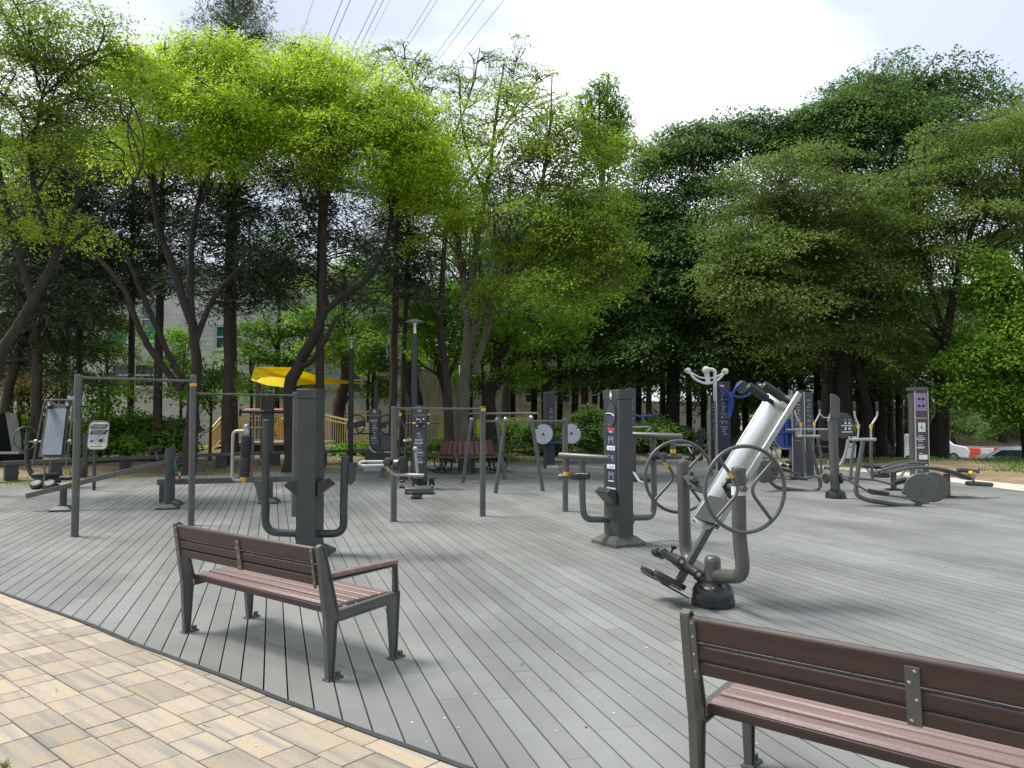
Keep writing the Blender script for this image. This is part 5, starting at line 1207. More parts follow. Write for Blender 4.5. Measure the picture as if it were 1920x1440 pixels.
bw_ = [(-60,680,-20,730,GL),(20,690,60,735,GL),(108,700,140,745,GL),(205,682,246,726,GL),(248,682,288,726,GL),(250,788,282,822,GL),(398,703,420,732,GL),(431,706,470,733,GL),(474,706,514,734,GL),(560,703,600,738,GL),(612,703,655,738,GL),(640,690,678,737,GL),(700,702,746,737,GL),
       (400,790,424,850,GL),(195,590,235,650,TG),(258,560,292,640,TG),(400,610,455,655,TG),(560,600,600,655,TG),(625,600,680,655,TG),(694,590,725,668,TG),(100,560,150,620,TG),(0,560,50,630,TG)]
bw_ = [w for w in bw_ if not (w[0] == 612)]
facade('stone_building', 'long pale stone-clad building with white-framed windows behind the playground and pines', -90, 756, 40.0, 9.5, bw_, STN)
t_wall = MB(); q = [P(785,800,37),P(860,800,37),P(860,683,37),P(808,683,37),P(786,700,37)]; q[0].z = q[1].z = -.2; t_wall.poly(q, .3)
single('concrete_wall', t_wall, mat('streaked_concrete', (.46,.39,.31), .85, 0, .18, 2, stretch=(4,1,.5)), 'streaked beige concrete wall behind the trunks left of the zelkova', 'wall', loc=P(822,800,37))
facade('cream_building', 'cream building with narrow windows behind the trunks right of the zelkova', 868, 1150, 46.0, 6.0, [(905,712,930,760,GL),(984,722,1003,756,TG),(1054,728,1070,756,TG),(1108,722,1126,760,GL)], CR)
facade('low_cream_wall_house', 'low pale building seen between the dark trunks in the middle', 1196, 1352, 50.0, P(1250,752,50).z, [(1206,775,1222,790,GL)], CR, zbase=-1)
# dark shed at the left edge
Y = 21.5; t = thing('garden_shed', 'dark shed with a slanting grey board side at the left edge', 'shed', (P(10,780,Y).x, Y, 0))
mb = MB(); mb.poly([P(-40,775,Y), P(12,775,Y), P(20,850,Y), P(20,868,Y), P(-40,868,Y)], 1.2); part('body', mb, M['plastic'], t)
mb = MB(); mb.poly(T([(11,774),(31,775),(40,822),(40,850),(24,850)],Y-.7), .05); part('board_side', mb, mat('weathered_board',(.13,.14,.13),.8,0,.25,6,stretch=(12,1,.5)), t)
mb = MB(); mb.box(P(0,849,Y-.75), (1.2,.3,.05)); part('ledge', mb, M['paint_l'], t)

# cars and barriers on the road ------------------------------------------------------------------
def car(label, c, rz, col, kind='sedan', group='cars on the road beyond the mound'):
    t = thing('parked_car', label, 'car', c, rz, group); body = mat('car_paint_'+label[:6].replace(' ','_'), col, .3, .1, .03, 2, coat=.6)
    L, Wd = 4.5, 1.8
    if kind == 'sedan': pr = [(-2.25,.35),(-2.25,.72),(-2.15,.92),(-1.55,1.0),(-.95,1.42),(.35,1.45),(1.05,.98),(1.95,.85),(2.22,.68),(2.25,.35)]; cab = [(-1.45,1.0),(-.93,1.37),(.33,1.40),(.98,.98)]
    else: pr = [(-2.3,.4),(-2.3,1.0),(-2.2,1.75),(-1.9,1.88),(.6,1.86),(1.3,1.15),(2.1,.98),(2.28,.75),(2.3,.4)]; cab = [(-2.1,1.12),(-2.05,1.70),(.55,1.74),(1.15,1.12)]
    mb = MB(); k = len(pr)
    ring = lambda y, s_: [Vector((x, y*(1 if z < 1.02 else s_), z)) for x, z in pr]
    vs = ring(-.9,.82) + ring(.9,.82); mb.add(vs, [tuple(range(k))[::1], tuple(range(k,2*k))[::-1]] + [(i, (i+1)%k, (i+1)%k+k, i+k) for i in range(k)])
    b = part('body', mb, body, t, .06, local=True)
    for s_ in (-1, 1):
        mb = MB(); yy = s_*(.9*.86); mb.poly([Vector((x, s_*(.915 if z < 1.02 else .765) , z+(.02 if z<1.02 else 0))) for x, z in cab], .02); part('side_window', mb, GL, b, local=True)
    x0, z0 = cab[3]; x1, z1 = cab[2]; mb = MB(); mb.poly([(x0+.10,-.72,z0+.03),(x0+.10,.72,z0+.03),(x1+.08,.62,z1+.01),(x1+.08,-.62,z1+.01)], .03); part('windscreen', mb, mat('windscreen_glass',(.35,.40,.46),.15,0,.1,2), b, local=True)
    mb = MB(); x0, z0 = cab[0]; x1, z1 = cab[1]; mb.poly([(x0-.12,-.72,z0),(x0-.12,.72,z0),(x1-.06,.62,z1),(x1-.06,-.62,z1)], .03); part('rear_window', mb, GL, b, local=True)
    for x in (-1.4, 1.4):
        for y in (-.82, .82):
            mb = MB(); mb.lathe([(.2,-.1),(.31,-.1),(.33,-.07),(.33,.07),(.31,.1),(.2,.1)], (x,y,.33), (0,1,0), 22); w = part('wheel', mb, M['black'], t, local=True)
            mb = MB(); mb.lathe([(.05,-.11),(.2,-.105),(.2,.105),(.05,.11)], (x,y,.33), (0,1,0), 16); part('rim', mb, M['silver'], w, local=True)
    for y in (-.62,.62):
        mb = MB(); mb.box((2.22,y,.72),(.10,.34,.14)); part('headlight', mb, M['paint_l'], b, .03, local=True)
        mb = MB(); mb.box((-2.24,y,.85),(.06,.3,.14)); part('tail_light', mb, M['red'], b, .02, local=True)
    for y in (-.98,.98): mb = MB(); mb.box((.75,y,1.02),(.14,.16,.12)); part('mirror', mb, body, b, .03, local=True)
    return t
def on_road(px, Y): x = P(px,780,Y).x; return Vector((x, Y, zt(x, Y)+.035))
white = (.72,.73,.75)
car('white van facing right behind the leaning dark trunk', on_road(1748,58), R(-34), white, 'van')
car('silver-white sedan at the right edge, only its upper half above the mound', on_road(1912,44), R(-31), (.62,.66,.72), 'sedan')
car('white car partly hidden behind the thin trunks, left of the information pillar', on_road(1600,52), R(8), white, 'van')
car('white sedan between the walker handles and the thin trunks', on_road(1652,53), R(5), (.70,.70,.70), 'sedan')
BW = mat('barrier_white', (.70,.66,.64), .5); BO = mat('barrier_orange', (.75,.07,.02), .45, 0, .06)
def barrier(px, Y, orange, label):
    c = on_road(px, Y); t = thing('plastic_barrier', label, 'road barrier', c, R(-4), 'plastic barriers along the road'); m_ = BO if orange else BW
    mb = MB(); mb.poly([(-.5,y,z) for y, z in ((-.24,0),(-.24,.15),(-.10,.55),(-.08,.85),(.08,.85),(.10,.55),(.24,.15),(.24,0))], .0001)
    vs = [(x, y, z) for x in (-.52,.52) for y, z in ((-.24,0),(-.24,.15),(-.12,.5),(-.09,.88),(.09,.88),(.12,.5),(.24,.15),(.24,0))]
    mb = MB(); mb.add(vs, [tuple(range(8)), tuple(range(8,16))[::-1]] + [(i, (i+1)%8+0, (i+1)%8+8, i+8) for i in range(8)])
    part('shell', mb, m_, t, .02, local=True)
    for x in (-.18,.18): mb = MB(); mb.disc((x,-.135,.48), (0,-1,.3), .07, .03, 14); part('hole', mb, M['paint_d'] if orange else M['paint_l'], t, local=True)
seq = [(1676,0,'orange barrier seen between the thin trunks left of the information pillar'),(1800,0,None),(1822,1,None),(1846,0,None),(1870,1,None)]
for px, o, lab in ((1676,1,'orange barrier seen between thin trunks, left of the information pillar'),(1692,0,'white barrier next to the orange one between thin trunks'),(1798,0,'white barrier just right of the white van'),(1822,1,'bright orange barrier standing between two white ones'),(1846,0,'white barrier right of the bright orange one'),(1863,1,'orange barrier top showing above the right-hand sedan')):
    barrier(px, 58.0 if px < 1860 else 60, o, lab)
# guard rail
t = thing('guard_rail', 'long pale guard rail along the far side of the road', 'guard rail', on_road(1850,64))
pr = []; 
for i in range(24):
    x = 14+i*2; y = 65.5 - (x-20)*.12; pr.append(Vector((x, y, zt(x, y)+.72)))
for i, p in enumerate(pr):
    if i % 2 == 0: mb = MB(); mb.box(p - Vector((0,-.08,.36)), (.12,.12,.78)); part('post', mb, M['paint_l'], t)
mb = MB()
for a, b in zip(pr[:-1], pr[1:]): mb.beam(a, b, .05, .30)
part('rail', mb, M['white'], t)
# power lines high overhead, running away to the lower left
VPX = 335; order = ['first','second','third','fourth','fifth','sixth','seventh','eighth','ninth','tenth','eleventh']
for k, (px, hh, r_) in enumerate(((588,30,.012),(642,30,.024),(657,30,.024),(706,34,.024),(719,34,.024),(732,38,.014),(808,38,.02),(820,38,.02),(893,42,.024),(907,42,.024),(945,42,.024))):
    # at constant height the wire passes through pixel (px, 0) and vanishes at VPX on the horizon
    a0 = P(px, 0, 10); s_ = (hh-HCAM)/(a0.z-HCAM); q = Vector((a0.x*s_, a0.y*s_, hh)); d = Vector(((VPX-960)/F, 1, 0)).normalized()
    pts = [q + d*u_ + Vector((0,0,.0009*(u_**2)*.5)) for u_ in (-60,-30,0,30,60,100,150,210)]
    mb = MB(); mb.tube(pts, r_, 6); single('power_line', mb, M['paint_d'], '%s power line from the left crossing the sky over the treetops' % order[k], 'power line', 'power lines across the sky', loc=q)
# ================================================================ TREES AND SHRUBS
rng = np.random.default_rng(11)
def quad_mesh(name, V, m_):
    """V: (n,4,3) loose quads"""
    n = V.shape[0]; me = bpy.data.meshes.new(name); me.vertices.add(n*4); me.vertices.foreach_set('co', V.reshape(-1).astype(np.float32))
    me.loops.add(n*4); me.loops.foreach_set('vertex_index', np.arange(n*4, dtype=np.int32))
    me.polygons.add(n); me.polygons.foreach_set('loop_start', np.arange(0, n*4, 4, dtype=np.int32))
    try: me.polygons.foreach_set('loop_total', np.full(n, 4, dtype=np.int32))
    except Exception: pass
    me.materials.append(m_); me.update(); me.validate(); return me
def unit(a): return a/np.maximum(np.linalg.norm(a, axis=-1, keepdims=True), 1e-9)
def sprays(C, N, Rr, m, L, W, flat=.28, spread=.5, droop=0.0, gather=.5):
    """leaf quads for clumps at C with facing N, radius Rr, m leaves each"""
    k = len(C); C = np.repeat(C, m, 0); N = np.repeat(unit(N), m, 0); r_ = np.repeat(Rr, m)[:, None]; n = k*m
    h = np.tile(np.array([[.31,.17,.93]]), (n,1)); U = unit(np.cross(N, h)); Wv = np.cross(N, U)
    a = rng.uniform(0, 2*np.pi, n)[:, None]; q = rng.uniform(0, 1, n)[:, None]**gather
    # leaves gather along a handful of twigs per clump
    a = np.round(a/(2*np.pi/7))*(2*np.pi/7) + rng.normal(0, .20, n)[:, None] + np.repeat(rng.uniform(0, 6.28, k), m)[:, None]
    rad = U*np.cos(a) + Wv*np.sin(a)
    pos = C + rad*q*r_ + N*(rng.normal(0, 1, n)[:, None]*flat*r_*(1-.5*q)) - np.array([[0,0,1.]])*droop*r_*q**2
    d = unit(rad + rng.normal(0, .45, (n,3)) - np.array([[0,0,droop*.8]])); nn = unit(N + rng.normal(0, spread, (n,3)))
    s_ = unit(np.cross(d, nn)); sc = rng.uniform(.65, 1.25, n)[:, None]; l = L*sc; w = W*sc
    return np.stack([pos, pos + d*l*.45 + s_*w/2, pos + d*l, pos + d*l*.45 - s_*w/2], 1)
def fine_tube(vs, fs, pts, rs, n=4):
    o = len(vs); m = len(pts); t = pts[-1]-pts[0]; x, y, _ = frame(t) if t.length > 1e-6 else frame((0,0,1))
    for i, p in enumerate(pts):
        for k in range(n):
            a = 2*math.pi*k/n; q = p + (x*math.cos(a)+y*math.sin(a))*rs[i]; vs.append((q.x,q.y,q.z))
    for i in range(m-1):
        for k in range(n): fs.append((o+i*n+k, o+i*n+(k+1)%n, o+(i+1)*n+(k+1)%n, o+(i+1)*n+k))
def wobble(a, b, n, amp, sag=0.0):
    out = []; L = (b-a).length; off = [Vector(rng.normal(0, 1, 3)) for _ in range(2)]
    for i in range(n+1):
        t = i/n; p = a.lerp(b, t); p += off[0]*amp*L*math.sin(math.pi*t) + off[1]*amp*.5*L*math.sin(2*math.pi*t) + Vector((0,0,1))*sag*L*math.sin(math.pi*t); out.append(p)
    return out
BARK = dict(
 dark=mat('dark_bark', (.026,.022,.019), .9, 0, .35, 7, .8, 22, stretch=(1,1,.25)),
 brown=mat('brown_bark', (.046,.034,.028), .9, 0, .35, 7, .9, 20, stretch=(1,1,.3)),
 grey=mat('grey_bark', (.055,.048,.038), .85, 0, .35, 5, .7, 20, stretch=(1,1,.3), col2=(.095,.095,.062)),
)
LEAF = dict(
 lime=leafmat('lime_leaves', [(.22,.37,.018),(.37,.54,.03),(.50,.66,.06)], trans=.64),
 fresh=leafmat('fresh_leaves', [(.09,.20,.022),(.17,.34,.032),(.27,.46,.05)], trans=.5),
 olive=leafmat('olive_leaves', [(.11,.18,.02),(.20,.31,.028),(.34,.48,.045)], trans=.52),
 zelk=leafmat('zelkova_leaves', [(.085,.125,.03),(.13,.20,.042),(.22,.32,.06)], trans=.48),
 deep=leafmat('deep_green_leaves', [(.056,.118,.03),(.088,.18,.042),(.14,.26,.058)], trans=.42),
 mid=leafmat('mid_green_leaves', [(.066,.14,.028),(.11,.22,.04),(.17,.31,.055)], trans=.44),
 pine=leafmat('pine_needles', [(.034,.052,.030),(.050,.076,.042),(.078,.112,.056)], trans=.2),
 bluepine=leafmat('blue_pine_needles', [(.08,.13,.10),(.11,.17,.12),(.20,.23,.13)], trans=.25),
 rust=leafmat('rusty_leaves', [(.13,.07,.02),(.15,.14,.025),(.14,.20,.03)], trans=.38),
)
STY = {  # leaves per clump, leaf length, width, clump radius, flatness, normal spread, droop, face-up factor
 'lime':(84,.115,.036,.72,.20,.40,.42,.8), 'fresh':(50,.14,.08,.62,.22,.45,.22,.8), 'olive':(56,.105,.05,.62,.14,.38,.16,.9),
 'zelk':(92,.115,.055,.95,.06,.26,.24,1.0), 'deep':(80,.14,.078,1.0,.09,.32,.30,.95), 'mid':(60,.14,.08,.85,.13,.38,.22,.9),
 'pine':(52,.24,.038,.85,.20,.8,.05,.8), 'bluepine':(44,.22,.03,.40,.5,.9,-.6,.7), 'rust':(50,.11,.05,.6,.12,.4,.1,1.0)}
def tree(name, label, cat, base, limbs, blobs, kind, bark='dark', group=None, sub=5, dens=1.0, size=1.0, bare=0, twig=.012, seed=None, flat_limbs=False, ls=1.0):
    """limbs: [[(px,py,Y,radius)...]...]; blobs: [(px,py,Y,rx_px,ry_px,clumps)]"""
    global rng
    if seed is not None: rng = np.random.default_rng(seed)
    base = V3(base); t = thing(name, label, cat, base, 0, group); mb = MB(); nodes = []
    for lb in limbs:
        raw = [P(x, y, Y) for x, y, Y, r_ in lb]; rr = [q[3] for q in lb]
        if lb is limbs[0]: raw[0] = Vector((base.x, base.y, base.z-.1)) if raw[0].z < base.z + .6 else raw[0]
        pts, rs = [], []
        for i in range(len(raw)-1):
            p0, p1, p2, p3 = raw[max(i-1,0)], raw[i], raw[i+1], raw[min(i+2,len(raw)-1)]; n = 5
            for k in range(n):
                u = k/n; q = .5*((2*p1) + (p2-p0)*u + (2*p0-5*p1+4*p2-p3)*u*u + (3*p1-p0-3*p2+p3)*u**3); pts.append(q); rs.append(rr[i]+(rr[i+1]-rr[i])*u)
        pts.append(raw[-1]); rs.append(rr[-1])
        if lb is limbs[0]: rs[0] *= 1.45; rs[1] *= 1.12
        pts = [p + Vector((0,0,0)) + Vector(rng.normal(0, 1, 3))*r_*.10 for p, r_ in zip(pts, rs)]
        mb.tube(pts, rs, 10)
        for p, r_ in zip(pts[len(pts)//3 if lb is limbs[0] else 1:], rs[len(pts)//3 if lb is limbs[0] else 1:]): nodes.append((p, r_))
    m_, L, W, CR_, fl, sp, dr, up = STY[kind]; vs, fs = [], []; CC, NN, RR = [], [], []
    for (px, py, Y, rx, ry, cnt) in blobs:
        c = P(px, py, Y); s_ = Y/F; ax_, az_ = rx*s_, ry*s_; ay_ = min(ax_, 3.2)
        cnt = int(cnt*dens)
        # sub limbs from the skeleton into the blob
        bn = []
        for k in range(max(2, sub)):
            d = Vector(rng.normal(0, 1, 3)).normalized(); tgt = c + Vector((d.x*ax_*.75, d.y*ay_*.75, d.z*az_*.6 + az_*.15))
            cand = [q for q in nodes if q[0].z < tgt.z + .3] or nodes
            st, r_ = min(cand, key=lambda q: (q[0]-tgt).length + (0 if flat_limbs else max(0, q[0].z - tgt.z + .8)*1.5))
            pts = wobble(st, tgt, 6, .07, .05); r0 = min(r_*.5, .028 if flat_limbs else .035+.010*(tgt-st).length); rs = [r0 + (twig*1.4-r0)*i/6 for i in range(7)]
            mb2 = MB(); mb2.tube(pts, rs, 6, False); o = len(mb.v); mb.v += mb2.v; mb.f += [tuple(i+o for i in f_) for f_ in mb2.f]; mb.m += mb2.m
            bn += [(p, r_2) for p, r_2 in zip(pts[2:], rs[2:])]
        BP = np.array([[p.x,p.y,p.z] for p, _ in bn]); 
        per = 7; nb = max(3, cnt//per); BO = []
        for k in range(nb):                     # boughs: flat fans of clumps, some reaching past the outline
            d = rng.normal(0, 1, 3); d /= np.linalg.norm(d); rr_ = rng.uniform(.30, 1.24)
            BO.append((np.array([c.x + d[0]*ax_*rr_, c.y + d[1]*ay_*rr_, c.z + d[2]*az_*rr_]), d))
        bR = max(.55, .30*ax_) * size**.5
        for k in range(cnt):
            bc, d = BO[k % nb]; a_ = rng.uniform(0, 6.283); q_ = rng.uniform(0, 1)**.6*bR
            p = bc + np.array([math.cos(a_)*q_*1.25, math.sin(a_)*q_, rng.normal(0, .10) - .22*q_*q_/bR + .1])
            if p[2] < .5 + base.z and 'shrub' not in name: continue
            nrm = np.array([d[0]*.5, d[1]*.5, up + max(d[2], 0)*.3]) + rng.normal(0, .12, 3)
            j = np.argmin(((BP-p)**2).sum(1) + np.maximum(0, BP[:,2]-p[2]+.1)*.6); st = bn[j][0]; pv_ = Vector(p)
            if (pv_-st).length > .2: fine_tube(vs, fs, wobble(st, pv_, 3, .08, -.03), [twig, twig*.8, twig*.6, twig*.35], 3)
            if rng.uniform() < bare: continue
            CC.append(p); NN.append(nrm); RR.append(CR_*size*rng.uniform(.5, 1.35))
    o = len(mb.v); mb.v += vs; mb.f += [tuple(i+o for i in f_) for f_ in fs]; mb.m += [0]*len(fs)
    part('trunk', mb, BARK[bark], t, smooth=60)
    Q = sprays(np.array(CC), np.array(NN), np.array(RR), max(6, int(m_/ls)), L*ls*size**.3, W*ls*size**.3, fl, sp, dr)
    Q -= np.array([[[base.x, base.y, base.z]]])
    cr_ = bpy.data.objects.new('crown', quad_mesh('crown', Q, LEAF[kind])); COL.objects.link(cr_); cr_.parent = t
    return t
def gz(px, Y, dx=0): p = P(px, 780, Y); return Vector((p.x, Y, zt(p.x, Y)))
def pine(label, px, Y, r, lean=(0,0), top_py=120, w=70, start=.30, nclump=120, kind='pine', bark='brown', group='pines behind the railing', seed=1, layers=9):
    """straight conifer: trunk with whorls of flat boughs"""
    b = gz(px, Y); topx = px + lean[0]; py0 = 780 + (HCAM-b.z)*F/Y
    r *= .78
    limbs = [[(px, py0, Y, r), (px+lean[0]*.3, py0+(top_py-py0)*.35, Y, r*.86), (px+lean[0]*.7, py0+(top_py-py0)*.7, Y, r*.6), (topx, top_py, Y, r*.2)]]
    blobs = []; rr = random.Random(seed)
    for k in range(layers):
        u = start + (1-start)*(k+.5)/layers; py = py0 + (top_py-py0)*u; ww = w*(1.45-u*.85)*rr.uniform(.85,1.2)
        blobs.append((px+lean[0]*u + rr.uniform(-.15,.15)*w, py, Y+rr.uniform(-.6,.6), ww, 26*17/Y*rr.uniform(.8,1.3), int(nclump*2.0)//layers))
    return tree('pine_tree', label, 'tree', b, limbs, blobs, kind, bark, group, sub=9, twig=.010, seed=seed, flat_limbs=True)
gB = 'broadleaf trees round the deck'
# far left olive tree leaning in from the edge
tree('maple_tree', 'olive-leaved tree leaning in from the upper left corner over the pines', 'tree', gz(-40,15.5),
 [[(-40,900,15.5,.13),(-5,690,15.5,.11),(40,600,15.5,.095),(105,480,15.5,.075),(150,350,15.5,.05)],[(105,480,15.5,.08),(60,330,15,.05),(80,180,15,.03)],[(60,560,15.5,.07),(10,380,15,.05),(-20,200,15,.04)],[(105,480,15.5,.05),(200,400,15.3,.035),(260,330,15,.02)]],
 [(60,60,15,120,75,90),(150,150,15.2,90,60,60),(10,200,15,110,90,80),(120,270,15,110,60,60),(-20,360,15.3,90,80,45),(190,80,15,45,40,26),(60,420,15.5,100,45,36),(215,200,15,50,30,14)], 'olive', 'dark', gB, sub=5, size=.95, ls=.68, dens=1.35, seed=21)
# lime tree one
tree('lime_tree', 'yellow-green tree with a forked trunk behind the taller pull-up bars', 'tree', gz(352,21),
 [[(352,885,21,.21),(362,770,21,.165),(368,680,21,.135),(360,610,21,.12)],[(360,610,21,.13),(325,500,21,.10),(298,430,20.8,.075),(285,320,20.5,.05),(300,220,20.4,.03)],[(360,610,21,.10),(358,470,21.2,.08),(372,380,21.3,.06),(400,300,21,.035)],[(366,640,21,.10),(400,560,21.3,.07),(470,480,21.5,.045)],
  [(340,730,21,.10),(300,680,20.9,.09),(262,620,20.8,.085),(236,550,20.8,.07),(190,490,20.8,.06),(148,462,20.8,.045)],[(345,720,21,.09),(305,640,21,.08),(262,540,21,.07),(245,500,21,.055),(210,440,21,.04)]],
 [(300,150,20.3,75,50,80),(240,130,20,45,38,38),(380,190,20.2,80,52,90),(460,230,20.2,60,40,50),(270,260,20.2,60,34,34),(400,270,20.2,60,30,34),(430,110,21.5,55,36,44),(270,290,19.8,35,28,20),(395,300,19.8,32,22,14),(340,100,21,60,30,36)], 'lime', 'dark', gB, sub=4, dens=1.55, seed=22)
tree('lime_tree', 'yellow-green tree with a crooked dark trunk right behind the tall plain pillar', 'tree', gz(548,22),
 [[(548,885,22,.22),(545,800,22,.19),(548,710,22,.18),(585,640,22,.14),(607,585,22,.125)],[(607,585,22,.14),(606,470,22,.10),(612,380,21.8,.075),(640,290,21.5,.05),(650,180,21.4,.03)],[(607,585,22,.10),(650,550,21.8,.08),(690,520,21.6,.07),(722,460,21.4,.05),(738,380,21.2,.05),(760,290,21,.03)],[(612,470,22,.06),(570,380,22,.045),(545,300,22,.03)],[(560,690,22,.09),(590,670,21.7,.08),(635,590,21.6,.05)],[(640,300,21.5,.04),(700,220,21.3,.03),(740,170,21,.02)]],
 [(520,170,21.2,70,50,78),(600,150,21.2,80,52,90),(690,200,21,80,50,84),(560,250,21,70,36,52),(650,270,20.8,80,38,60),(760,260,20.8,70,45,66),(820,310,20.6,50,45,46),(720,330,20.6,60,34,36),(840,370,20.6,36,26,20),(560,110,22,60,30,38),(600,330,20.8,50,22,18),(480,130,22,50,34,32),(500,230,21.4,60,36,40),(740,330,20.8,60,40,34),(790,210,21,40,30,24),(700,130,22.5,50,26,18)], 'lime', 'dark', gB, sub=4, dens=1.5, seed=23)
# big zelkova of the round bench
tree('zelkova_tree', 'big spreading tree growing through the round bench, thin leafless twigs on top', 'tree', G(876,884,0),
 [[(876,884,22.4,.24),(868,800,22.4,.20),(872,700,22.4,.18),(880,610,22.4,.16)],[(880,620,22.4,.14),(868,520,22.4,.10),(850,400,22.3,.07),(820,280,22.2,.045),(790,170,22,.02)],[(880,610,22.4,.13),(890,480,22.4,.09),(915,340,22.4,.065),(930,220,22.3,.04),(945,120,22.2,.018)],
  [(882,640,22.4,.12),(912,570,22.2,.10),(960,480,22,.075),(1010,370,21.8,.055),(1030,250,21.7,.03),(1035,140,21.6,.015)],[(905,590,22.2,.08),(985,500,21.8,.06),(1070,420,21.4,.04),(1130,380,21.2,.025)],[(888,700,22.4,.11),(918,600,22.6,.09),(930,500,22.7,.07),(925,380,22.8,.04)],
  [(930,590,22,.06),(1030,540,21.5,.045),(1120,520,21,.03),(1180,500,20.8,.015)],[(850,430,22.3,.05),(800,330,22.3,.035),(735,210,22.2,.018)],[(915,380,22.4,.05),(870,260,22.4,.035),(860,130,22.3,.015)]],
 [(930,230,22,110,60,70),(1010,300,21.5,110,70,110),(1080,400,21,100,70,120),(1130,480,20.6,70,70,90),(970,420,21.2,80,60,70),(880,380,21.8,60,60,44),(1050,540,20.8,90,45,66),(940,540,21.2,60,45,38),(1140,300,21.8,45,45,40),(1060,250,21.8,60,50,46),(840,470,21.8,40,60,26)], 'olive', 'grey', gB, sub=6, bare=.05, dens=1.3, seed=24)
tree('bare_crown_tree', 'sparse tall tree with bare upper twigs rising behind the yellow-green crowns', 'tree', gz(845,27),
 [[(845,840,27,.15),(838,720,27,.13),(826,600,27,.11),(835,420,27,.08),(830,250,27,.05)],[(830,330,27,.05),(790,200,27,.03),(750,110,27,.015)],[(833,300,27,.05),(880,180,27,.03),(900,90,27,.015)],[(832,400,27,.06),(920,280,27,.04),(1000,150,27,.015)]],
 [(790,150,27,80,55,100),(880,150,27,80,60,90),(980,150,26.8,80,60,90),(1020,190,26.8,40,60,40),(760,110,27,50,30,40),(850,250,27,90,50,70)], 'olive', 'brown', gB, sub=9, bare=.60, twig=.014, size=.6, seed=25)
tree('forked_tree', 'dark tree with a wide fork right of the round tree bench', 'tree', gz(925,28),
 [[(925,845,28,.26),(918,760,28,.22),(935,670,28,.20)],[(935,670,28,.15),(905,560,28,.11),(900,480,28,.07)],[(935,670,28,.17),(965,610,28,.13),(972,560,28,.10),(1000,480,28,.06)],[(928,720,28,.12),(960,680,27.8,.09),(1010,655,27.5,.06),(1045,610,27.4,.035)]],
 [(940,620,27.5,60,45,50),(1010,600,27.2,70,50,60),(1080,630,27,60,36,40),(900,560,28,50,50,36),(1050,560,27.4,80,45,50),(975,690,27.4,50,26,18)], 'fresh', 'dark', gB, sub=4, seed=26)
tree('young_tree', 'young green tree with a thin forked trunk left of the big zelkova', 'tree', gz(838,29),
 [[(842,842,29,.13),(838,760,29,.12),(822,680,29,.10),(835,600,29,.07)],[(836,720,29,.08),(862,650,29,.06),(868,600,29,.03)],[(822,680,29,.07),(800,610,29,.05),(790,560,29,.03)]],
 [(810,600,28.7,70,50,60),(760,560,29,60,50,44),(840,660,28.5,50,24,18),(780,660,28.8,50,26,20),(850,560,29,50,44,34)], 'fresh', 'dark', gB, sub=3, seed=27)
tree('fresh_green_tree', 'light green tree with a stout leaning trunk before the stone building', 'tree', gz(636,34),
 [[(630,835,34,.34),(636,760,34,.30),(650,700,34,.26),(640,620,34,.18),(650,540,34,.1)]],
 [(640,640,33,70,40,50),(600,600,33,70,50,46),(690,600,33,60,50,44),(650,520,33.5,90,60,60)], 'fresh', 'brown', gB, sub=5, seed=28)
tree('plane_tree', 'stout mottled trunk tree beside the concrete wall', 'tree', gz(782,34),
 [[(786,832,34,.34),(782,770,34,.32),(770,700,34,.28),(782,640,34,.2),(790,560,34,.12)]], [(780,600,34,60,60,60),(740,540,34,60,50,40),(810,640,33.5,40,30,20)], 'mid', 'brown', gB, sub=4, seed=29)
# pines
pine('dark pine at the far left, trunk beside the distant inversion board', 68, 22.5, .20, (8,0), 260, 95, 0.36, 150, seed=31)
pine('thin dark pine standing behind the left end pull-up post', 149, 25, .13, (-2,0), 250, 80, 0.40, 130, seed=32)
pine('slim pine just left of the forked yellow-green tree, trunk over the hedge', 245, 26, .15, (6,0), 230, 85, 0.45, 130, seed=33)
pine('pine close to the forked yellow-green tree, second trunk over the hedge', 295, 24.5, .19, (12,0), 210, 90, 0.45, 140, seed=34)
pine('stoutest straight pine, trunk rising into the yellow-green crowns', 426, 23.5, .22, (8,0), 150, 100, 0.40, 260, seed=35, layers=13)
pine('straight pine immediately right of the tall plain pillar', 600, 24, .20, (2,0), 190, 105, 0.45, 170, seed=36)
pine('left one of the two pines leaning together near the lamps', 735, 27, .19, (14,0), 230, 90, 0.47, 110, seed=37)
pine('right one of the two pines leaning together near the lamps', 752, 27.5, .13, (20,0), 260, 80, 0.49, 90, seed=38)
pine('leaning pine at the left edge with its trunk sloping up to the right', -10, 23, .20, (130,0), 330, 90, .3, 120, seed=39)
pine('reddish-trunked pine right of the forked dark tree', 946, 33, .26, (10,0), 330, 80, .45, 90, seed=40)
tree('pine_tree', 'blue-green conifer tip rising above the lime crowns against the sky', 'tree', gz(437,30),
 [[(437,830,30,.2),(437,400,30,.15),(436,100,30,.09),(437,-40,30,.03)]],
 [(437,75,30,58,16,44),(437,40,30,48,18,36),(437,5,30,30,26,34),(437,-50,30,24,26,16),(385,62,30,14,22,9),(492,66,30,14,22,9),(405,20,30,10,20,6),(470,15,30,10,20,6)], 'bluepine', 'brown', 'pines behind the railing', sub=8, seed=41)
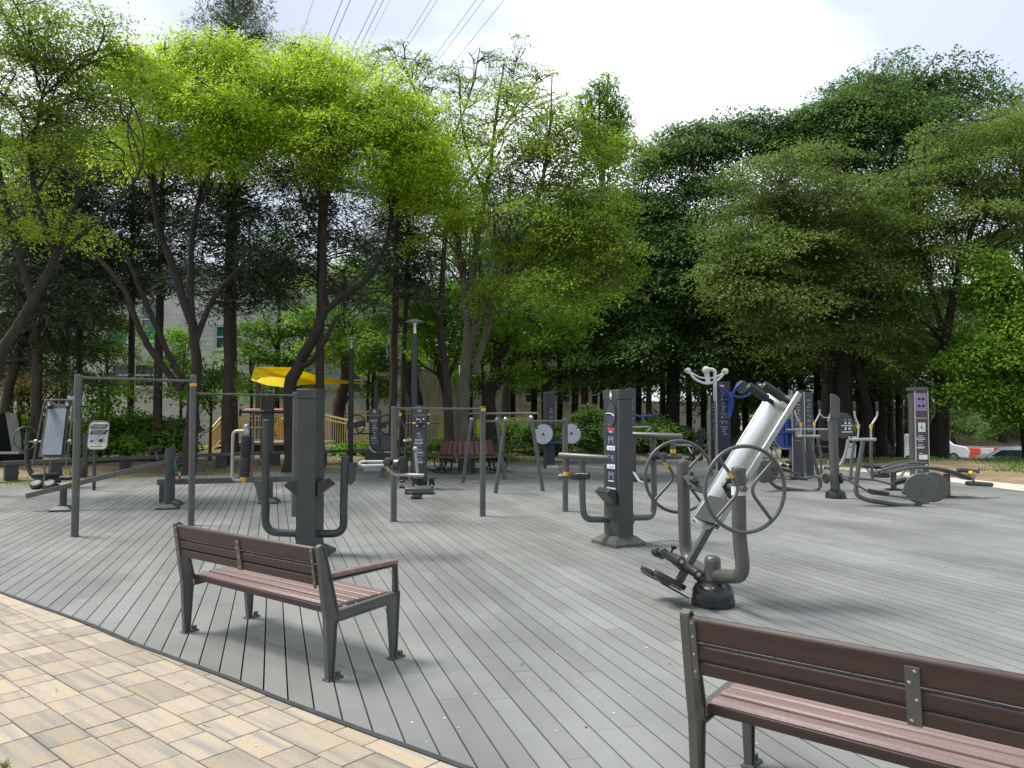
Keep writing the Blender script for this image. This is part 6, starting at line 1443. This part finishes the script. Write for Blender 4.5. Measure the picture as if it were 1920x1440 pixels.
# columnar tree against the sky
tree('poplar_tree', 'narrow pale green tree with upright shoots against the sky', 'tree', gz(1130,44),
 [[(1130,820,44,.3),(1130,500,44,.25),(1128,260,44,.12)]] + [[(1128,330,44,.09),(1128+dx*.7,250,44,.07),(1128+dx,ty,44,.02)] for dx,ty in ((-38,190),(-22,165),(-5,150),(12,140),(28,175),(40,210))],
 [(1128+dx*(1.0-.3*u),ty+u*(290-ty),44,5+7*u,9,7+int(7*u)) for dx,ty in ((-38,190),(-22,165),(-5,150),(12,140),(28,175),(40,210)) for u in (.04,.18,.34,.52,.72,.92)] + [(1130,290,44,45,50,90)], 'fresh', 'grey', gB, sub=3, size=.75, seed=42)
# the dark right-hand group
gD = 'dark trees on the right'
tree('zelkova_tree', 'tallest dark green tree topping the right-hand group against the sky', 'tree', gz(1650,33),
 [[(1650,850,33,.36),(1645,740,33,.32),(1640,600,33,.28),(1645,460,33,.2)],[(1645,500,33,.15),(1600,360,33,.1),(1560,240,33,.05)],[(1645,470,33,.15),(1665,330,33,.11),(1690,220,33,.07),(1720,130,33,.03)],[(1645,480,33,.12),(1740,360,33,.08),(1800,240,33,.03)],[(1640,380,33,.08),(1640,260,33,.05),(1640,160,33,.03)]],
 [(1690,150,33,120,45,110),(1620,190,33,110,50,110),(1760,190,33,80,45,70),(1560,230,32.6,80,45,80),(1690,230,32,120,45,90),(1600,280,32.3,120,50,90),(1780,260,32.5,60,40,40),(1510,250,32.6,50,50,50),(1730,310,32,90,50,50)], 'deep', 'dark', gD, sub=6, size=1.15, dens=1.3, seed=51)
tree('zelkova_tree', 'olive-tinged tree with layered boughs in the middle of the right-hand group', 'tree', gz(1560,29),
 [[(1590,856,29,.36),(1580,760,29,.33),(1575,640,29,.26),(1555,540,29,.2)],[(1540,856,29,.24),(1548,760,29,.2),(1552,660,29,.15),(1520,540,28.8,.08)],[(1632,852,29,.2),(1625,760,29,.17),(1600,650,29,.12),(1640,540,28.8,.07)],[(1580,700,29,.2),(1620,600,29,.15),(1680,520,28.8,.1),(1740,470,28.6,.05)],[(1560,560,29,.15),(1500,450,29,.1),(1450,380,28.8,.05)],[(1555,560,29,.15),(1560,420,29,.1),(1540,330,29,.04)],[(1575,640,29,.12),(1480,560,28.6,.08),(1390,510,28.3,.04)]],
 [(1500,330,28,110,40,100),(1430,390,27.6,100,42,100),(1560,390,27.4,110,46,110),(1630,440,27.4,90,44,80),(1400,460,27.2,95,40,90),(1500,470,26.8,110,44,110),(1600,520,26.8,100,44,90),(1400,540,27,100,40,80),(1500,570,26.6,110,40,90),(1620,600,26.8,90,36,60),(1430,610,27,80,34,44),(1540,650,26.6,100,26,44),(1370,500,27,50,40,40)], 'zelk', 'dark', gD, sub=4, size=1.05, seed=52)
tree('zelkova_tree', 'olive-topped tree at the upper right edge, boughs slanting left', 'tree', gz(1765,27),
 [[(1765,850,27,.22),(1768,760,27,.20),(1775,640,27,.16),(1800,500,27,.12),(1840,380,27,.07)],[(1775,640,27,.12),(1740,520,27,.08),(1720,420,27,.04)],[(1800,500,27,.08),(1890,420,26.6,.05)],[(1767,745,27,.12),(1800,690,27,.09),(1850,640,26.8,.05)]],
 [(1800,270,26.6,110,44,100),(1880,330,26.2,90,50,90),(1760,340,26.4,90,44,80),(1830,400,26,100,44,80),(1720,430,26.6,70,40,44),(1900,230,27,70,40,60),(1900,430,26,60,50,50),(1760,490,26.6,80,34,40),(1690,600,26.8,60,30,24),(1700,690,26.8,40,22,14)], 'zelk', 'dark', gD, sub=4, seed=53)
tree('broadleaf_tree', 'dark green rounded tree at the left end of the right-hand group', 'tree', gz(1262,34),
 [[(1262,855,34,.34),(1262,740,34,.3),(1270,600,34,.24),(1290,460,34,.15)],[(1268,620,34,.14),(1230,500,34,.1),(1210,380,34,.05)],[(1275,560,34,.14),(1350,440,34,.1),(1390,330,34,.05)]],
 [(1240,300,33.5,60,44,60),(1310,270,33.5,80,40,80),(1390,250,33.5,80,40,70),(1230,380,33,60,50,60),(1320,360,33,90,54,90),(1250,470,32.6,70,54,70),(1340,470,32.6,80,50,70),(1250,560,32.6,80,44,60),(1330,580,32.6,70,44,50),(1220,630,32.6,60,30,30),(1450,270,33.5,60,40,50)], 'deep', 'dark', gD, sub=4, size=1.1, dens=1.5, seed=54)
tree('broadleaf_tree', 'dark shade tree filling the gap left of the layered olive one', 'tree', gz(1375,33),
 [[(1378,855,33,.26),(1375,720,33,.22),(1380,560,33,.16)],[(1376,640,33,.12),(1330,560,33,.07)],[(1377,640,33,.12),(1430,560,33,.07)]],
 [(1370,640,32.5,90,44,80),(1290,660,32.5,70,36,50),(1450,670,32.5,80,36,56),(1400,560,32.8,80,50,50),(1340,710,32,60,22,24),(1430,710,32,50,20,18)], 'deep', 'dark', gD, sub=4, seed=55)
tree('fresh_bush_tree', 'bright green low tree at the right edge above the white sedan', 'tree', gz(1925,25.5),
 [[(1925,880,25.5,.14),(1918,780,25.5,.14),(1895,680,25.5,.10),(1880,560,25.5,.07),(1870,500,25.5,.03)],[(1895,680,25.5,.07),(1940,600,25.3,.04)],[(1905,740,25.5,.07),(1850,680,25.3,.05),(1810,650,25.3,.02)]],
 [(1880,540,25.2,50,36,80),(1900,600,25,60,40,90),(1850,650,24.8,60,34,80),(1900,690,24.8,60,36,90),(1820,680,25,38,24,44),(1870,740,24.8,55,34,80),(1950,640,25,60,70,80),(1925,780,24.8,44,30,50),(1820,735,25,36,22,34),(1850,495,25.2,26,26,24)], 'fresh', 'dark', gB, sub=4, dens=1.25, seed=56)
tree('broadleaf_tree', 'mid green tree filling the upper right edge behind the olive-topped one', 'tree', gz(1935,33),
 [[(1940,860,33,.26),(1935,640,33,.22),(1925,450,33,.16),(1915,300,33,.08)]],
 [(1880,235,32.6,80,40,90),(1940,280,32.6,70,50,80),(1890,360,32.6,80,44,90),(1930,450,32.6,80,44,80),(1850,470,32.8,70,40,70),(1850,560,32.8,60,34,50),(1790,560,33,60,34,44)], 'mid', 'dark', gD, sub=4, seed=58)
tree('leaning_tree', 'dark tree leaning left with a crooked trunk behind the information pillar', 'tree', gz(1752,29),
 [[(1745,858,29,.2),(1752,800,29,.17),(1775,760,29,.14),(1800,700,29,.1),(1830,640,29,.05)],[(1756,795,29,.1),(1764,740,29,.08),(1750,680,29,.05)]],
 [(1790,640,28.6,60,36,40),(1740,660,28.8,50,30,26),(1810,710,28.4,44,24,22)], 'mid', 'dark', gD, sub=3, seed=57)
# saplings and red-leaved bush at the left
tree('sapling', 'bright green sapling between the pull-up post and the hedge', 'tree', gz(190,25), [[(190,850,25,.05),(192,760,25,.04),(188,700,25,.02)]], [(190,725,24.6,30,24,18),(200,765,24.6,30,22,16),(178,790,24.6,22,14,8)], 'fresh', 'brown', 'saplings behind the railing', sub=3, seed=61)
tree('sapling', 'bright green sapling with drooping leaves beside the banded pull-up post', 'tree', gz(395,25), [[(398,850,25,.05),(396,760,25,.04),(392,690,25,.02)]], [(400,690,24.6,26,18,14),(385,730,24.6,32,26,20),(330,720,24.6,26,18,10)], 'fresh', 'brown', 'saplings behind the railing', sub=3, seed=62)
tree('japanese_maple', 'rusty green layered maple behind the distant inversion board', 'tree', gz(60,28), [[(60,845,28,.09),(55,780,28,.07),(50,730,28,.04)],[(55,780,28,.05),(110,730,28,.03)]], [(40,735,27.6,60,12,34),(100,725,27.6,50,12,26),(60,760,27.4,70,12,34),(0,710,27.8,50,20,22)], 'rust', 'dark', gB, sub=4, seed=63)
# background wood: copies of two dark trees, each with its own place, to close the gaps
src = tree('wood_tree', 'dark green slender tree in the wood behind the far railing, right of the forked tree', 'tree', gz(1000,38),
 [[(1000,830,38,.17),(1002,700,38,.14),(998,560,38,.1),(1000,440,38,.05)],[(1000,640,38,.07),(1040,560,38,.04)],[(1000,620,38,.07),(965,540,38,.04)]],
 [(1000,560,38,60,44,50),(1030,480,38,54,44,44),(970,470,38,50,44,40),(1000,400,38,50,40,40),(1000,640,38,60,30,34),(1000,700,38,46,14,14)], 'mid', 'dark', 'slender trees in the wood', sub=3, size=1.15, seed=71)
src2 = tree('wood_tree', 'deep green slender tree in the wood behind the far railing, near the navy post', 'tree', gz(1075,36),
 [[(1075,835,36,.17),(1078,700,36,.15),(1072,560,36,.1),(1075,440,36,.05)],[(1075,660,36,.07),(1110,580,36,.04)],[(1075,640,36,.07),(1040,550,36,.04)]],
 [(1075,560,36,66,44,50),(1105,480,36,54,44,44),(1045,470,36,50,44,40),(1075,400,36,50,40,40),(1075,640,36,66,30,38),(1070,700,36,50,14,16)], 'deep', 'dark', 'slender trees in the wood', sub=3, size=1.2, seed=72)
spots = [(960,41,0,1),(1022,34.5,1,.9),(1050,40,0,1),(1100,38,1,1),(1096,33,0,.8),(1128,35,1,1),(1152,40,0,1.05),(1165,34,1,.95),(1195,38,1,1),(1218,33,0,.9),(1240,42,1,1.1),(1290,40,1,1),(1318,36,0,.95),(1352,42,1,1.1),(1400,38,1,1),(1425,44,0,1.1),(1470,36,1,1.1),(1500,42,1,1.15),(1535,34,1,1.05),(1552,38,1,1.1),(1610,35,1,1.15),(1625,40,1,1.1),
 (1640,34,0,1),(1655,31,1,1),(1668,33,1,1),(1685,31.5,0,.95),(1760,46,1,1),(120,33,0,.9),(40,31,1,1),(-40,29,0,1),(520,37,0,.85),(700,36,0,.8),(810,40,1,.85),(880,38,0,.95)]
names_ = []
def where(px):
    for lim, w in ((0,'beyond the left edge'),(100,'behind the distant inversion board'),(200,'behind the notice board'),(340,'behind the hedge'),(480,'left of the shade sail'),(560,'behind the shade sail'),(720,'left of the twin pines'),(830,'near the concrete wall'),(900,'behind the big zelkova'),(1000,'behind the A-frame bars'),(1060,'beside the navy wheel post'),(1120,'right of the navy wheel post'),(1185,'behind the printed-strip pillar'),(1240,'above the arm rest'),(1330,'before the low pale building'),(1440,'behind the blue shoulder arm'),(1520,'behind the two dark panels'),(1600,'behind the slanted-top post'),(1700,'left of the information pillar')):
        if px < lim: return w
    return 'right of the information pillar'
cnt_ = {}
ordn = ['','second ','third ','fourth ','fifth ','sixth ','seventh ']
for px, Y, k, sc in spots:
    s0 = (src, src2)[k]; c = copy_tree(s0); c.location = gz(px, Y); c.rotation_euler = (0,0,random.uniform(0,6.28)); c.scale = (sc*random.uniform(.9,1.1),)*2 + (sc,)
    w = where(px); cnt_[w] = cnt_.get(w, 0) + 1
    c['label'] = '%sslender %s tree %s' % (ordn[cnt_[w]-1] or 'first ', ('mid green','deep green')[k], w)
fr_src = tree('young_tree', 'bright young tree low behind the pines, above the notice board', 'tree', gz(200,34),
 [[(200,840,34,.09),(202,740,34,.07),(198,640,34,.04)]], [(200,660,34,50,34,44),(215,600,34,44,34,36),(190,720,34,40,24,22)], 'fresh', 'brown', 'young trees low behind the pines', sub=3, size=1.1, seed=74)
for i, (px, Y, sc, lab) in enumerate(((20,33,1,'behind the dark shed'),(105,36,1.1,'behind the rusty maple'),(340,34,.9,'between the banded post and its pine'),(470,36,1,'left of the yellow sail'),(560,37,1,'above the yellow sail'),(690,36,.95,'between the two left lamps'),(905,36,1.1,'behind the fork right of the zelkova'))):
    c = copy_tree(fr_src); c.location = gz(px, Y); c.rotation_euler = (0,0,i*2.1); c.scale = (sc,sc,sc); c['label'] = 'bright young tree low %s' % lab
# far wood closing the view between the trunks
n = 1500; rng = np.random.default_rng(8); px_ = rng.uniform(870, 1540, n); Y_ = rng.uniform(54, 62, n); z_ = rng.uniform(0, 1, n)**.9*15 + 1.2
C = np.column_stack([(px_-960)/F*Y_, Y_, z_]); N = np.column_stack([rng.normal(0,.4,(n,2)), np.ones(n)])
keep = ~((px_ > 1190) & (px_ < 1350) & (z_ < 4.2)); C, N = C[keep], N[keep]
fw = bpy.data.objects.new('distant_wood', quad_mesh('distant_wood', sprays(C, N, np.full(len(C), 1.5), 46, .34, .20, .2, .45, .3), LEAF['deep'])); COL.objects.link(fw)
tag(fw, 'mass of dark wood far behind the trunks in the middle', 'wood', kind='stuff')
# wood on the bank beyond the road
bank_src = tree('bank_tree', 'dense green tree on the bank beyond the road, right above the white sedan', 'tree', gz(1880,72),
 [[(1880,830,72,.25),(1880,740,72,.2),(1882,660,72,.1)]], [(1880,760,72,44,30,60),(1860,700,72,44,30,60),(1900,690,72,44,30,60),(1880,640,72,40,30,50),(1880,800,72,44,18,36)], 'mid', 'dark', 'trees on the bank beyond the road', sub=3, size=1.9, seed=73)
for i, (px, Y, sc) in enumerate(((1560,76,1.1),(1610,72,1),(1655,78,1.15),(1700,73,1),(1742,77,1.1),(1785,71,.95),(1812,78,1.2),(1845,74,1.05),(1925,73,1.1),(1960,78,1.3))):
    c = copy_tree(bank_src); c.location = gz(px, Y); c.rotation_euler = (0,0,i*1.7); c.scale = (sc,sc,sc*random.uniform(.9,1.15))
    c['label'] = '%s tree from the left on the bank beyond the road' % ['first','second','third','fourth','fifth','sixth','seventh','eighth','tenth','eleventh'][i]
# shrubs
def shrub(label, px, py, Y, rx, ry, n, kind='mid', group='shrubs behind the railing', seed=1):
    b = gz(px, Y); return tree('shrub', label, 'shrub', b, [[(px,py+ry,Y,.03),(px,py,Y,.02),(px+2,py-ry*.5,Y,.012)]], [(px,py,Y,rx,ry,n)], kind, 'dark', group, sub=5, size=.55, twig=.008, seed=seed)
for i, (px, py, Y, rx, ry, n, k, lab) in enumerate((
 (45,815,23,34,26,110,'fresh','bright leafy shrub beside the dark shed'),
 (135,820,24,40,26,120,'fresh','clipped hedge shrub behind the left pull-up post'),
 (205,818,24.5,42,28,130,'mid','hedge shrub behind the notice board'),
 (270,815,24.8,42,28,130,'fresh','hedge shrub between the two slim pines'),
 (325,818,25,34,26,100,'mid','hedge shrub at the foot of the forked yellow-green tree'),
 (960,812,31,26,26,80,'fresh','light green shrub behind the A-frame bars'),
 (1000,822,30,24,22,70,'mid','shrub left of the navy wheel post'),
 (1052,815,30.5,24,26,80,'mid','shrub between the two pale discs'),
 (1105,806,30,38,34,150,'mid','tall loose shrub left of the printed-strip pillar'),
 (1215,810,31,40,26,120,'mid','rounded shrub above the right arm rest'),
 (1268,822,31,36,24,100,'deep','dark shrub right of the rounded one above the arm rest'),
 (1405,830,32,40,18,70,'deep','low dark shrub behind the blue shoulder arm'),
 (1850,800,62,60,16,90,'mid','low shrub row on the bank behind the guard rail'),
 (905,838,28,34,12,60,'mid','low shrub behind the round tree bench on the right'),
 (800,842,28,40,10,60,'mid','low ground shrub behind the multi-exercise post'),
 (640,846,28,50,9,60,'fresh','low green shrub strip along the ramp'))):
    shrub(lab, px, py, Y, rx, ry, n, k, seed=100+i)
# grass and weeds
n = 15000; pos = []
while len(pos) < n:
    if random.random() < .66: x, y = random.uniform(11, 22), random.uniform(14, 27)
    else: x, y = random.uniform(-16, 12), random.uniform(18, 34)
    p_ = Vector((x, y, 0))
    if inside(DECK, x, y) or inside(PATH, x, y): continue
    if math.sin(x*1.3+.5)*math.sin(y*.9)+random.uniform(-.6,.6) + (.7 if x > 11 and y < 14+ (x-8)*.75 else -.1) < 0: continue
    pos.append((x, y))
A = np.array(pos); Z = terrain(A[:,0], A[:,1]); C = np.column_stack([A, Z])
rng = np.random.default_rng(5); d = np.column_stack([rng.normal(0,.35,(n,2)), np.ones(n)]); d = unit(d); s_ = unit(np.column_stack([rng.normal(0,1,(n,2)), np.zeros(n)])); h = rng.uniform(.03,.11,n)[:,None]; w = rng.uniform(.010,.024,n)[:,None]
Q = np.stack([C - s_*w, C + s_*w, C + s_*w*.4 + d*h, C - s_*w*.3 + d*h*1.05], 1)
g_ = bpy.data.objects.new('grass', quad_mesh('grass', Q, LEAF['mid'])); COL.objects.link(g_); tag(g_, 'thin grass and weeds on the earth round the deck', 'grass', kind='stuff')
